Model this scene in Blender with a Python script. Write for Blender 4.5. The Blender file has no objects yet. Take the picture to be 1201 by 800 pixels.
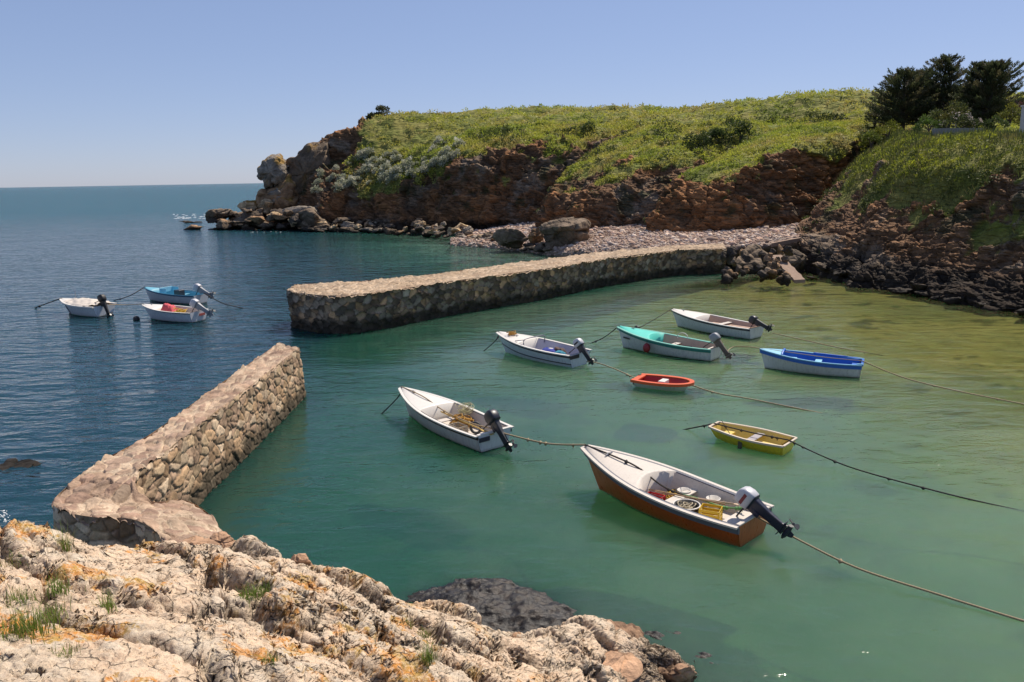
import bpy, math, random
import numpy as np
from mathutils import Vector, Matrix
random.seed(7)
RS = np.random.RandomState(11)
S = bpy.context.scene
COL = S.collection
R = math.radians

# ------------------------------------------------------------------ camera, sky, sun, exposure
F = 942.0
PITCH, ROLL, CH = R(11.43), R(1.0), 8.0
fw = np.array([0, math.cos(PITCH), -math.sin(PITCH)])
r0 = np.array([1.0, 0, 0])
u0 = np.array([0, math.sin(PITCH), math.cos(PITCH)])
rt = math.cos(ROLL) * r0 - math.sin(ROLL) * u0
up = math.sin(ROLL) * r0 + math.cos(ROLL) * u0
cd = bpy.data.cameras.new('camera')
cam = bpy.data.objects.new('camera', cd)
COL.objects.link(cam)
cam.matrix_world = Matrix(((rt[0], up[0], -fw[0], 0), (rt[1], up[1], -fw[1], 0), (rt[2], up[2], -fw[2], CH), (0, 0, 0, 1)))
cd.sensor_width = 36
cd.lens = 36 * F / 1201
cd.clip_start = 0.1
cd.clip_end = 60000
S.camera = cam

SUN_EL, SUN_AZ = R(56), math.atan2(0.66, 0.75)     # azimuth measured from +Y towards +X
w = bpy.data.worlds.new('World')
S.world = w
w.use_nodes = True
nt = w.node_tree
bg = nt.nodes['Background']
sky = nt.nodes.new('ShaderNodeTexSky')
sky.sky_type = 'NISHITA'
sky.sun_disc = False
sky.sun_elevation = SUN_EL
sky.sun_rotation = SUN_AZ
sky.altitude = 0
sky.air_density = 0.8
sky.dust_density = 0.25
sky.ozone_density = 7.0
gm = nt.nodes.new('ShaderNodeGamma'); gm.inputs[1].default_value = 0.55      # haze evens the sky out from zenith to horizon
tint = nt.nodes.new('ShaderNodeMix'); tint.data_type = 'RGBA'; tint.blend_type = 'MULTIPLY'
tint.inputs[0].default_value = 1.0; tint.inputs[7].default_value = (1.20, 1.20, 1.42, 1)
nt.links.new(sky.outputs[0], gm.inputs[0]); nt.links.new(gm.outputs[0], tint.inputs[6]); nt.links.new(tint.outputs[2], bg.inputs[0])
bg.inputs[1].default_value = 0.135
sd = bpy.data.lights.new('sun', 'SUN')
sd.energy = 4.3
sd.angle = R(0.53)
sd.color = (1.0, 0.90, 0.77)
so = bpy.data.objects.new('sun', sd)
COL.objects.link(so)
sdir = Vector((math.sin(SUN_AZ) * math.cos(SUN_EL), math.cos(SUN_AZ) * math.cos(SUN_EL), math.sin(SUN_EL)))
so.rotation_euler = (-sdir).to_track_quat('-Z', 'Y').to_euler()
so.location = (40, 60, 90)
S.view_settings.view_transform = 'Standard'
S.view_settings.look = 'None'
S.view_settings.exposure = 0.38
S.view_settings.gamma = 1.0
S.render.engine = 'CYCLES'
S.cycles.max_bounces = 8
S.cycles.transparent_max_bounces = 12
S.cycles.caustics_reflective = False
S.cycles.caustics_refractive = False

# ------------------------------------------------------------------ pixel -> place helpers (photo pixels, 1201 x 800)
def ray(px, py):
    return fw + (px - 600.5) / F * rt - (py - 400.0) / F * up
def W(px, py, z=0.0):
    d = ray(px, py)
    t = (z - CH) / d[2]
    return np.array([d[0] * t, d[1] * t, z])
def D(px, py, Y):
    d = ray(px, py)
    t = Y / d[1]
    return np.array([d[0] * t, Y, CH + d[2] * t])

# ------------------------------------------------------------------ numpy noise
def _h(ix, iy, iz, s=0):
    n = (ix.astype(np.int64) * 374761393 + iy.astype(np.int64) * 668265263 + iz.astype(np.int64) * 2147483647 + s * 1274126177) & 0xFFFFFFFF
    n = ((n ^ (n >> 13)) * 1274126177) & 0xFFFFFFFF
    n = ((n ^ (n >> 16)) * 2246822519) & 0xFFFFFFFF
    return ((n ^ (n >> 15)) & 0xFFFFFF) / float(0xFFFFFF)
def noise(P, s=0):
    I = np.floor(P); f = P - I
    u = f * f * f * (f * (f * 6 - 15) + 10)
    I = I.astype(np.int64)
    r = 0
    for dx in (0, 1):
        wx = u[:, 0] if dx else 1 - u[:, 0]
        for dy in (0, 1):
            wy = u[:, 1] if dy else 1 - u[:, 1]
            for dz in (0, 1):
                wz = u[:, 2] if dz else 1 - u[:, 2]
                r = r + wx * wy * wz * _h(I[:, 0] + dx, I[:, 1] + dy, I[:, 2] + dz, s)
    return r * 2 - 1
ROT = np.array([[0.36, 0.48, -0.8], [-0.8, 0.6, 0.0], [0.48, 0.64, 0.6]])
def fbm(P, o=4, s=0, g=0.5):
    r = 0; a = 1.0; t = 0
    Q = P.copy()
    for k in range(o):
        r = r + a * noise(Q, s + k); t += a
        a *= g; Q = Q @ ROT.T * 2.03 + 7.3
    return r / t
def ridged(P, o=4, s=0):
    r = 0; a = 1.0; t = 0
    Q = P.copy()
    for k in range(o):
        r = r + a * (1 - np.abs(noise(Q, s + k))); t += a
        a *= 0.5; Q = Q @ ROT.T * 2.03 + 3.1
    return r / t
def voro(P, s=0):
    I = np.floor(P).astype(np.int64)
    n = len(P)
    f1 = np.full(n, 9.0); f2 = np.full(n, 9.0); idv = np.zeros(n); id2 = np.zeros(n)
    for dx in (-1, 0, 1):
        for dy in (-1, 0, 1):
            for dz in (-1, 0, 1):
                cx, cy, cz = I[:, 0] + dx, I[:, 1] + dy, I[:, 2] + dz
                d = (cx + _h(cx, cy, cz, s) - P[:, 0]) ** 2 + (cy + _h(cx, cy, cz, s + 1) - P[:, 1]) ** 2 + (cz + _h(cx, cy, cz, s + 2) - P[:, 2]) ** 2
                c = _h(cx, cy, cz, s + 3); c2 = _h(cx, cy, cz, s + 4)
                m = d < f1
                f2 = np.where(m, f1, np.minimum(f2, d))
                idv = np.where(m, c, idv); id2 = np.where(m, c2, id2)
                f1 = np.where(m, d, f1)
    return np.sqrt(f1), np.sqrt(f2), idv, id2
def sstep(a, b, x):
    t = np.clip((x - a) / (b - a), 0, 1)
    return t * t * (3 - 2 * t)
def lerp(a, b, t):
    a = np.asarray(a, float); b = np.asarray(b, float)
    t = np.asarray(t)
    if t.ndim and (a.ndim == 1 or a.ndim == 2) and t.ndim == 1:
        t = t[:, None]
    return a + (b - a) * t
def catmull(P, m):
    """P (n,...) -> m samples per interval, Catmull-Rom. m may be a list."""
    n = len(P)
    ms = [m] * (n - 1) if isinstance(m, int) else m
    out = []
    for i in range(n - 1):
        p0 = P[max(i - 1, 0)]; p1 = P[i]; p2 = P[i + 1]; p3 = P[min(i + 2, n - 1)]
        for k in range(ms[i]):
            t = k / ms[i]
            out.append(0.5 * (2 * p1 + (p2 - p0) * t + (2 * p0 - 5 * p1 + 4 * p2 - p3) * t * t + (3 * p1 - p0 - 3 * p2 + p3) * t ** 3))
    out.append(P[-1])
    return np.array(out)

# ------------------------------------------------------------------ mesh helpers
def mesh(name, V, Fc, mat=None, parent=None, smooth=True, col=None, attrs=None):
    """V (n,3) array, Fc array (m,3|4) or list of tuples"""
    V = np.asarray(V, np.float32)
    me = bpy.data.meshes.new(name)
    if isinstance(Fc, np.ndarray) and Fc.ndim == 2:
        m, k = Fc.shape
        me.vertices.add(len(V)); me.vertices.foreach_set('co', V.ravel())
        me.loops.add(m * k); me.loops.foreach_set('vertex_index', Fc.astype(np.int32).ravel())
        me.polygons.add(m)
        me.polygons.foreach_set('loop_start', np.arange(0, m * k, k, dtype=np.int32))
        me.update(calc_edges=True)
    else:
        me.from_pydata([tuple(map(float, v)) for v in V], [], [tuple(int(i) for i in f) for f in Fc])
    me.validate()
    if smooth:
        me.polygons.foreach_set('use_smooth', np.ones(len(me.polygons), bool))
    if col is not None:
        a = me.attributes.new('col', 'FLOAT_COLOR', 'POINT')
        c = np.ones((len(V), 4), np.float32); c[:, :3] = col
        a.data.foreach_set('color', c.ravel())
    for k, v in (attrs or {}).items():
        a = me.attributes.new(k, 'FLOAT', 'POINT')
        a.data.foreach_set('value', np.asarray(v, np.float32))
    if mat:
        me.materials.append(mat)
    o = bpy.data.objects.new(name, me)
    COL.objects.link(o)
    if parent:
        o.parent = parent
    return o
def grid_faces(nr, nc, flip=False):
    i = np.arange(nr - 1)[:, None] * nc + np.arange(nc - 1)[None, :]
    i = i.ravel()
    q = np.stack([i, i + 1, i + nc + 1, i + nc], 1)
    return q[:, ::-1].copy() if flip else q
def grid_normals(G):
    du = np.gradient(G, axis=1); dv = np.gradient(G, axis=0)
    n = np.cross(du, dv)
    return n / (np.linalg.norm(n, axis=2, keepdims=True) + 1e-9)
class MB:
    """collects shapes into one mesh"""
    def __init__(s):
        s.v = []; s.f = []; s.n = 0
    def add(s, V, Fc):
        V = np.asarray(V, float)
        s.v.append(V); s.f += [tuple(int(i) + s.n for i in f) for f in Fc]; s.n += len(V)
        return s
    def box(s, c, d, rz=0.0, taper=1.0, M=None, bev=0.012):
        x, y, z = d[0] / 2, d[1] / 2, d[2] / 2
        b = min(bev, x * .45, y * .45, z * .45)
        V = []; 
        for (zz, t, ins) in ((-z, 1, b), (-z + b, 1, 0), (z - b, taper, 0), (z, taper, b)):
            X, Y = x * t - ins, y * t - ins
            V += [(-X + b, -Y, zz), (X - b, -Y, zz), (X, -Y + b, zz), (X, Y - b, zz), (X - b, Y, zz), (-X + b, Y, zz), (-X, Y - b, zz), (-X, -Y + b, zz)]
        V = np.array(V)
        Fc = [tuple(range(7, -1, -1)), tuple(range(24, 32))]
        for k in range(3):
            for i in range(8):
                Fc.append((k * 8 + i, k * 8 + (i + 1) % 8, k * 8 + 8 + (i + 1) % 8, k * 8 + 8 + i))
        if M is not None:
            V = V @ np.array(M).T
        if rz:
            cz, sz = math.cos(rz), math.sin(rz)
            V = V @ np.array([[cz, sz, 0], [-sz, cz, 0], [0, 0, 1]])
        return s.add(V + np.array(c), Fc)
    def tube(s, P, r, n=8, cap=True):
        V, Fc = tube(P, r, n, cap)
        return s.add(V, Fc)
    def rings(s, rings, cap=True, closed=True):
        n = len(rings[0]); V = np.concatenate([np.asarray(q, float) for q in rings]); Fc = []
        for k in range(len(rings) - 1):
            for i in range(n if closed else n - 1):
                j = (i + 1) % n
                Fc.append((k * n + i, k * n + j, (k + 1) * n + j, (k + 1) * n + i))
        if cap:
            Fc.append(tuple(range(n - 1, -1, -1))); Fc.append(tuple(range(len(V) - n, len(V))))
        return s.add(V, Fc)
    def build(s, name, mat, parent=None, smooth=False):
        o = mesh(name, np.concatenate(s.v), s.f, mat, parent, smooth)
        return o
def tube(P, r, n=8, cap=True):
    P = np.asarray(P, float); m = len(P)
    rr = np.full(m, r) if np.isscalar(r) else np.asarray(r, float)
    T = np.gradient(P, axis=0); T /= np.linalg.norm(T, axis=1, keepdims=True) + 1e-9
    ref = np.array([0, 0, 1.0]) if abs(T[:, 2]).mean() < 0.8 else np.array([1.0, 0, 0])
    V = []
    for i in range(m):
        a = np.cross(T[i], ref); a /= np.linalg.norm(a) + 1e-9; b = np.cross(a, T[i])
        for k in range(n):
            q = 2 * math.pi * k / n
            V.append(P[i] + rr[i] * (math.cos(q) * a + math.sin(q) * b))
    Fc = []
    for i in range(m - 1):
        for k in range(n):
            j = (k + 1) % n
            Fc.append((i * n + k, i * n + j, (i + 1) * n + j, (i + 1) * n + k))
    if cap:
        Fc.append(tuple(range(n))); Fc.append(tuple(range(m * n - 1, (m - 1) * n - 1, -1)))
    return np.array(V), Fc
def empty(name, loc, rz, label, cat, group=None):
    o = bpy.data.objects.new(name, None); COL.objects.link(o)
    o.empty_display_size = 0.3
    o.location = tuple(float(v) for v in loc); o.rotation_euler = (0, 0, rz)
    return tag(o, label, cat, group)
def tag(o, label, cat, group=None, kind=None):
    o['label'] = label; o['category'] = cat
    if group: o['group'] = group
    if kind: o['kind'] = kind
    return o
def structure(o, label=None):
    o['kind'] = 'structure'
    if label: o['label'] = label
    return o

# ------------------------------------------------------------------ materials
def mat_base(name):
    m = bpy.data.materials.new(name); m.use_nodes = True
    n = m.node_tree.nodes; l = m.node_tree.links
    return m, n, l, n['Principled BSDF']
def mixrgb(n, l, a, b, f, mode='MIX'):
    x = n.new('ShaderNodeMix'); x.data_type = 'RGBA'; x.blend_type = mode
    for sock, v in ((x.inputs[6], a), (x.inputs[7], b), (x.inputs[0], f)):
        if hasattr(v, 'links'): l.new(v, sock)
        elif isinstance(v, (int, float)): sock.default_value = v
        else: sock.default_value = (*v, 1)
    return x.outputs[2]
def ntex(n, l, vec, scale, detail=4, rough=0.55, dist=0.0):
    t = n.new('ShaderNodeTexNoise'); t.inputs['Scale'].default_value = scale
    t.inputs['Detail'].default_value = detail; t.inputs['Roughness'].default_value = rough
    t.inputs['Distortion'].default_value = dist
    if vec is not None: l.new(vec, t.inputs['Vector'])
    return t.outputs['Fac']
def ramp(n, l, fac, stops):
    r = n.new('ShaderNodeValToRGB'); e = r.color_ramp.elements
    while len(e) < len(stops): e.new(0.5)
    for k, (p, c) in enumerate(stops):
        e[k].position = p; e[k].color = (*c, 1) if len(c) == 3 else c
    l.new(fac, r.inputs[0])
    return r.outputs[0]
def maprange(n, l, v, a, b, c=0.0, d=1.0):
    x = n.new('ShaderNodeMapRange'); l.new(v, x.inputs[0])
    for k, q in zip((1, 2, 3, 4), (a, b, c, d)): x.inputs[k].default_value = q
    return x.outputs[0]
def mathn(n, l, op, a, b=None):
    x = n.new('ShaderNodeMath'); x.operation = op
    for k, v in enumerate((a, b)):
        if v is None: continue
        if hasattr(v, 'links'): l.new(v, x.inputs[k])
        else: x.inputs[k].default_value = v
    return x.outputs[0]
def bump(n, l, h, strength, dist, normal=None):
    b = n.new('ShaderNodeBump'); b.inputs['Strength'].default_value = strength; b.inputs['Distance'].default_value = dist
    l.new(h, b.inputs['Height'])
    if normal is not None: l.new(normal, b.inputs['Normal'])
    return b.outputs[0]
_pm = {}
def paint(name, c, rough=0.45, var=0.18, scale=6.0, bmp=0.0, dirt=0.25, dirtc=(0.12, 0.10, 0.07), metal=0.0, spec=0.5):
    """plain coloured surface with weathering: blotches of tone and dirt"""
    if name in _pm: return _pm[name]
    m, n, l, p = mat_base(name)
    tc = n.new('ShaderNodeTexCoord').outputs['Object']
    a = ntex(n, l, tc, scale, 5)
    b = ntex(n, l, tc, scale * 4.3, 4, 0.65)
    c1 = mixrgb(n, l, tuple(v * (1 - var) for v in c), tuple(min(1, v * (1 + var * 0.5)) for v in c), a)
    d = maprange(n, l, b, 0.52, 0.78, 0, dirt)
    c2 = mixrgb(n, l, c1, dirtc, d)
    l.new(c2, p.inputs['Base Color'])
    l.new(maprange(n, l, b, 0.3, 0.7, max(0.05, rough - 0.1), min(1, rough + 0.15)), p.inputs['Roughness'])
    p.inputs['Metallic'].default_value = metal
    p.inputs['Specular IOR Level'].default_value = spec
    if bmp: l.new(bump(n, l, b, bmp, 0.02), p.inputs['Normal'])
    _pm[name] = m
    return m
def hull_paint(name, c, boot=(0.02, 0.025, 0.03), bz=0.05, rough=0.35):
    if name in _pm: return _pm[name]
    m, n, l, p = mat_base(name)
    tc = n.new('ShaderNodeTexCoord').outputs['Object']
    sp = n.new('ShaderNodeSeparateXYZ'); l.new(tc, sp.inputs[0])
    mp = n.new('ShaderNodeMapping'); mp.inputs['Scale'].default_value = (5, 5, 0.7); l.new(tc, mp.inputs[0])
    st = ntex(n, l, mp.outputs[0], 2.5, 5, 0.65)
    a = ntex(n, l, tc, 2.5, 4)
    c1 = mixrgb(n, l, tuple(v * 0.82 for v in c), c, a)
    c2 = mixrgb(n, l, c1, tuple(v * 0.45 + 0.02 for v in c), maprange(n, l, st, 0.48, 0.75, 0, 0.6))
    zz = mathn(n, l, 'ADD', sp.outputs[2], mathn(n, l, 'MULTIPLY', mathn(n, l, 'SUBTRACT', a, 0.5), 0.05))
    scum = maprange(n, l, zz, bz + 0.10, bz, 0, 0.55)
    c3 = mixrgb(n, l, c2, (0.16, 0.15, 0.09), scum)
    c4 = mixrgb(n, l, c3, boot, maprange(n, l, zz, bz + 0.012, bz, 0, 1))
    l.new(c4, p.inputs['Base Color'])
    l.new(maprange(n, l, st, 0.3, 0.7, rough - 0.08, rough + 0.2), p.inputs['Roughness'])
    _pm[name] = m
    return m
def attr_mat(name, rough=0.9, vary=0.5, s1=3.0, s2=14.0, b1=0.5, bd=0.05, spec=0.25, vor=0.0, stretch=(1, 1, 1), rot=(0, 0, 0)):
    """colour from the mesh's own 'col' attribute times fine procedural mottling and bump"""
    m, n, l, p = mat_base(name)
    at = n.new('ShaderNodeAttribute'); at.attribute_name = 'col'
    tc = n.new('ShaderNodeTexCoord').outputs['Object']
    mp = n.new('ShaderNodeMapping'); mp.inputs['Scale'].default_value = stretch; mp.inputs['Rotation'].default_value = rot; l.new(tc, mp.inputs[0]); v = mp.outputs[0]
    a = ntex(n, l, v, s1, 8, 0.65)
    b = ntex(n, l, v, s2, 8, 0.7)
    k = mathn(n, l, 'MULTIPLY', maprange(n, l, a, 0.25, 0.75, 1 - vary, 1 + vary * 0.7), maprange(n, l, b, 0.25, 0.75, 1 - vary * 0.8, 1 + vary * 0.6))
    cb = n.new('ShaderNodeCombineColor')
    for i in range(3): l.new(k, cb.inputs[i])
    c = mixrgb(n, l, at.outputs['Color'], cb.outputs[0], 1.0, 'MULTIPLY')
    l.new(c, p.inputs['Base Color'])
    p.inputs['Roughness'].default_value = rough
    p.inputs['Specular IOR Level'].default_value = spec
    h = mathn(n, l, 'ADD', a, mathn(n, l, 'MULTIPLY', b, 0.5))
    if vor:
        vt = n.new('ShaderNodeTexVoronoi'); vt.feature = 'DISTANCE_TO_EDGE'; vt.inputs['Scale'].default_value = vor
        wv = n.new('ShaderNodeVectorMath'); wv.operation = 'ADD'
        sc = n.new('ShaderNodeVectorMath'); sc.operation = 'SCALE'; sc.inputs[3].default_value = 0.6 / vor
        nz = n.new('ShaderNodeTexNoise'); nz.inputs['Scale'].default_value = vor; l.new(v, nz.inputs['Vector'])
        l.new(nz.outputs['Color'], sc.inputs[0]); l.new(v, wv.inputs[0]); l.new(sc.outputs[0], wv.inputs[1]); l.new(wv.outputs[0], vt.inputs['Vector'])
        h = mathn(n, l, 'ADD', h, mathn(n, l, 'MINIMUM', mathn(n, l, 'MULTIPLY', vt.outputs['Distance'], 6.0), 0.7))
    l.new(bump(n, l, h, b1, bd), p.inputs['Normal'])
    return m
def leaf_mat(name, rough=0.6):
    m, n, l, p = mat_base(name)
    at = n.new('ShaderNodeAttribute'); at.attribute_name = 'col'
    l.new(at.outputs['Color'], p.inputs['Base Color'])
    p.inputs['Roughness'].default_value = rough
    p.inputs['Specular IOR Level'].default_value = 0.3
    tr = n.new('ShaderNodeBsdfTranslucent'); l.new(at.outputs['Color'], tr.inputs[0])
    mx = n.new('ShaderNodeMixShader'); mx.inputs[0].default_value = 0.35
    l.new(p.outputs[0], mx.inputs[1]); l.new(tr.outputs[0], mx.inputs[2])
    l.new(mx.outputs[0], n['Material Output'].inputs[0])
    return m
M_LEAF = leaf_mat('leaf')
M_CLIFF = attr_mat('cliff_rock', 0.9, 0.50, 0.8, 3.2, 1.0, 0.20, vor=0.7, stretch=(0.55, 0.8, 3.0), rot=(0.15, 0.50, 0.2))
M_BOULDER = attr_mat('boulder_rock', 0.85, 0.5, 1.2, 7.0, 0.7, 0.12, vor=0.9)
M_STONE = attr_mat('masonry_stone', 0.85, 0.4, 3.0, 22.0, 0.6, 0.03)
M_PEBBLE = attr_mat('pebble', 0.8, 0.3, 2.0, 9.0, 0.4, 0.03)

# ------------------------------------------------------------------ leaves: many small faces in one mesh
def leaves(P, N, L, Wd, colr, jit=0.7, rs=RS, twist=True):
    """rhombic leaf faces at P pointing along N (+jitter); returns V,F,C"""
    n = len(P)
    d = N + rs.normal(0, jit, (n, 3)); d /= np.linalg.norm(d, axis=1, keepdims=True) + 1e-9
    q = rs.normal(0, 1, (n, 3)); s = np.cross(d, q); s /= np.linalg.norm(s, axis=1, keepdims=True) + 1e-9
    L = np.asarray(L).reshape(-1, 1) * np.ones((n, 1)); Wd = np.asarray(Wd).reshape(-1, 1) * np.ones((n, 1))
    a = P; b = P + d * L * 0.5 + s * Wd * 0.5; c = P + d * L; e = P + d * L * 0.5 - s * Wd * 0.5
    V = np.stack([a, b, c, e], 1).reshape(-1, 3)
    Fc = np.arange(n * 4).reshape(n, 4)
    C = np.repeat(colr, 4, axis=0)
    return V, Fc, C
def clumps(centers, normals, radius, m, lsize, colors, rs=RS, aspect=0.45, dome=0.8, jit=0.7, cv=0.15):
    """dome-shaped leaf clumps"""
    n = len(centers)
    radius = np.asarray(radius) * np.ones(n)
    u = rs.normal(0, 1, (n, m, 3)); u /= np.linalg.norm(u, axis=2, keepdims=True)
    rad = rs.uniform(0.45, 1.0, (n, m, 1))
    off = u * rad
    dn = (off * normals[:, None, :]).sum(2, keepdims=True)
    off = off - normals[:, None, :] * dn + normals[:, None, :] * np.abs(dn) * dome
    P = centers[:, None, :] + off * radius[:, None, None]
    Nn = off + normals[:, None, :] * 0.3
    c = np.repeat(colors[:, None, :], m, 1) * rs.uniform(1 - cv, 1 + cv, (n, m, 1))
    ls = np.asarray(lsize) * np.ones(n)
    L = (ls[:, None] * rs.uniform(0.6, 1.3, (n, m))).ravel()
    return leaves(P.reshape(-1, 3), Nn.reshape(-1, 3), L, L * aspect, c.reshape(-1, 3), jit, rs)
def leafobj(name, parts, mat=None, parent=None):
    V = np.concatenate([p[0] for p in parts]); C = np.concatenate([p[2] for p in parts])
    Fs = []; k = 0
    for p in parts:
        Fs.append(p[1] + k); k += len(p[0])
    return mesh(name, V, np.concatenate(Fs), mat or M_LEAF, parent, False, C)
# ================================================================== SETTING: water, seabed
def harbour_fields(x, y):
    s1 = -(x + 8.3)
    s2 = (x + 9.6) * -0.6 + (y - 42.2) * 0.8
    o = sstep(-1.0, 7.0, np.maximum(s1, s2))
    dh = np.clip(2.0 - 0.085 * (x - 2) - 0.016 * (y - 24), 0.35, 3.4)
    cove = sstep(-34, 12, x + (y - 60) * 0.3)
    do = 6.0 - 4.4 * cove * sstep(0, 6, s2)
    d = dh * (1 - o) + do * o
    far = sstep(90, 260, y)
    return d, o, far
def growth(a, b, step, lim):
    core = list(np.arange(a, b + 1e-6, step)); st = step; v = core[-1]; hi = []
    while v < lim:
        st *= 1.25; v += st; hi.append(v)
    st = step; v = core[0]; lo = []
    while v > -lim:
        st *= 1.25; v -= st; lo.append(v)
    return np.array(lo[::-1] + core + hi)
xs = growth(-45, 50, 0.9, 40000); ys = growth(-8, 130, 0.9, 40000)
X, Y = np.meshgrid(xs, ys)
dep, opn, far = harbour_fields(X.ravel(), Y.ravel())
WV = np.stack([X.ravel(), Y.ravel(), np.zeros(X.size)], 1)

def water_material():
    m, n, l, p = mat_base('sea_water')
    n.remove(p)
    out = n['Material Output']
    tc = n.new('ShaderNodeTexCoord').outputs['Object']
    def att(nm):
        a = n.new('ShaderNodeAttribute'); a.attribute_name = nm; return a.outputs['Fac']
    d, o, fr = att('depth'), att('open'), att('far')
    big = ntex(n, l, tc, 0.16, 4, 0.6)
    med = ntex(n, l, tc, 0.55, 4, 0.6)
    d2 = mathn(n, l, 'ADD', d, mathn(n, l, 'ADD', mathn(n, l, 'MULTIPLY', mathn(n, l, 'SUBTRACT', big, 0.5), 1.1), mathn(n, l, 'MULTIPLY', mathn(n, l, 'SUBTRACT', med, 0.5), 0.45)))
    dn = mathn(n, l, 'DIVIDE', d2, 6.0)
    body = ramp(n, l, dn, [(0.05, (0.085, 0.112, 0.036)), (0.14, (0.170, 0.215, 0.125)), (0.26, (0.125, 0.205, 0.140)), (0.42, (0.018, 0.080, 0.052)), (0.62, (0.010, 0.045, 0.050)), (0.95, (0.009, 0.042, 0.060))])
    body = mixrgb(n, l, body, (0.010, 0.075, 0.110), fr)
    df = n.new('ShaderNodeSubsurfaceScattering'); df.falloff = 'BURLEY'; l.new(body, df.inputs['Color'])
    df.inputs['Scale'].default_value = 2.6; df.inputs['Radius'].default_value = (0.45, 1.1, 0.8)
    tp = n.new('ShaderNodeBsdfTransparent')
    l.new(ramp(n, l, dn, [(0.05, (0.88, 0.92, 0.62)), (0.2, (0.56, 0.84, 0.54)), (0.5, (0.16, 0.52, 0.36))]), tp.inputs[0])
    mb = n.new('ShaderNodeMixShader')
    l.new(maprange(n, l, d2, 0.2, 4.0, 0.70, 0.05), mb.inputs[0])
    l.new(df.outputs[0], mb.inputs[1]); l.new(tp.outputs[0], mb.inputs[2])
    # ripples
    def mapped(sc, rz):
        mp = n.new('ShaderNodeMapping'); mp.inputs['Scale'].default_value = sc; mp.inputs['Rotation'].default_value = (0, 0, rz); l.new(tc, mp.inputs[0]); return mp.outputs[0]
    w1 = ntex(n, l, mapped((0.45, 1.0, 1), 0.35), 1.5, 3, 0.5, 0.5)
    w2 = ntex(n, l, mapped((0.6, 1.0, 1), -0.5), 3.8, 3, 0.55, 0.4)
    w3 = ntex(n, l, mapped((0.5, 1.0, 1), 0.1), 0.42, 4, 0.6, 0.6)
    w4 = ntex(n, l, mapped((0.6, 1.0, 1), -0.2), 9.0, 2, 0.5, 0.3)
    def crest(x): return mathn(n, l, 'SUBTRACT', 1.0, mathn(n, l, 'ABSOLUTE', mathn(n, l, 'SUBTRACT', mathn(n, l, 'MULTIPLY', x, 2.0), 1.0)))
    patch = maprange(n, l, ntex(n, l, mapped((0.6, 1.0, 1), 0.2), 0.13, 3), 0.35, 0.65, 0.35, 1.4)
    hb = mathn(n, l, 'ADD', mathn(n, l, 'MULTIPLY', w1, 0.066), mathn(n, l, 'ADD', mathn(n, l, 'MULTIPLY', crest(w2), 0.012), mathn(n, l, 'MULTIPLY', w4, 0.006)))
    hb = mathn(n, l, 'MULTIPLY', hb, patch)
    ho = mathn(n, l, 'ADD', mathn(n, l, 'MULTIPLY', w3, 0.24), mathn(n, l, 'MULTIPLY', w1, 0.15))
    h = mathn(n, l, 'ADD', hb, mathn(n, l, 'MULTIPLY', ho, o))
    nb = bump(n, l, h, 1.0, 1.0)
    fs = n.new('ShaderNodeFresnel'); fs.inputs['IOR'].default_value = 1.36; l.new(nb, fs.inputs['Normal'])
    gl = n.new('ShaderNodeBsdfGlossy'); gl.inputs['Roughness'].default_value = 0.09
    l.new(nb, gl.inputs['Normal'])
    mx = n.new('ShaderNodeMixShader')
    l.new(mathn(n, l, 'MULTIPLY', fs.outputs[0], maprange(n, l, fr, 0, 1, 1.0, 0.55)), mx.inputs[0]); l.new(mb.outputs[0], mx.inputs[1]); l.new(gl.outputs[0], mx.inputs[2])
    l.new(mx.outputs[0], out.inputs[0])
    return m
water = structure(mesh('water', WV, grid_faces(len(ys), len(xs)), water_material(), None, True, None, {'depth': dep, 'open': opn, 'far': far}))
# seabed
xs2 = np.arange(-30, 60, 0.25); ys2 = np.arange(0, 100, 0.25)
X, Y = np.meshgrid(xs2, ys2)
dep, opn, _ = harbour_fields(X.ravel(), Y.ravel())
Pb = np.stack([X.ravel(), Y.ravel(), np.zeros(X.size)], 1)
wn = fbm(Pb / 5.0, 4, 5)
Pb[:, 2] = -np.clip(dep + wn * 0.35, 0.25, 9)
st_ = sstep(0.25, 0.5, fbm(Pb * np.array([1, 1, 0]) / 0.9 + 3, 4, 31))
weed = sstep(0.30, 0.5, fbm(Pb / 1.5 + 9, 5, 21)) + 0.35 * sstep(0.1, 0.5, fbm(Pb / 6.0 + 9, 3, 22))
bc = lerp(np.array([[0.42, 0.37, 0.22]]), np.array([[0.05, 0.06, 0.025]]), np.clip(weed * 0.8 + st_ * 0.3, 0, 0.9))
structure(mesh('seabed', Pb, grid_faces(len(ys2), len(xs2)), attr_mat('sand_bed', 0.95, 0.25, 1.0, 6.0, 0.3, 0.05), None, True, bc))

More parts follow.
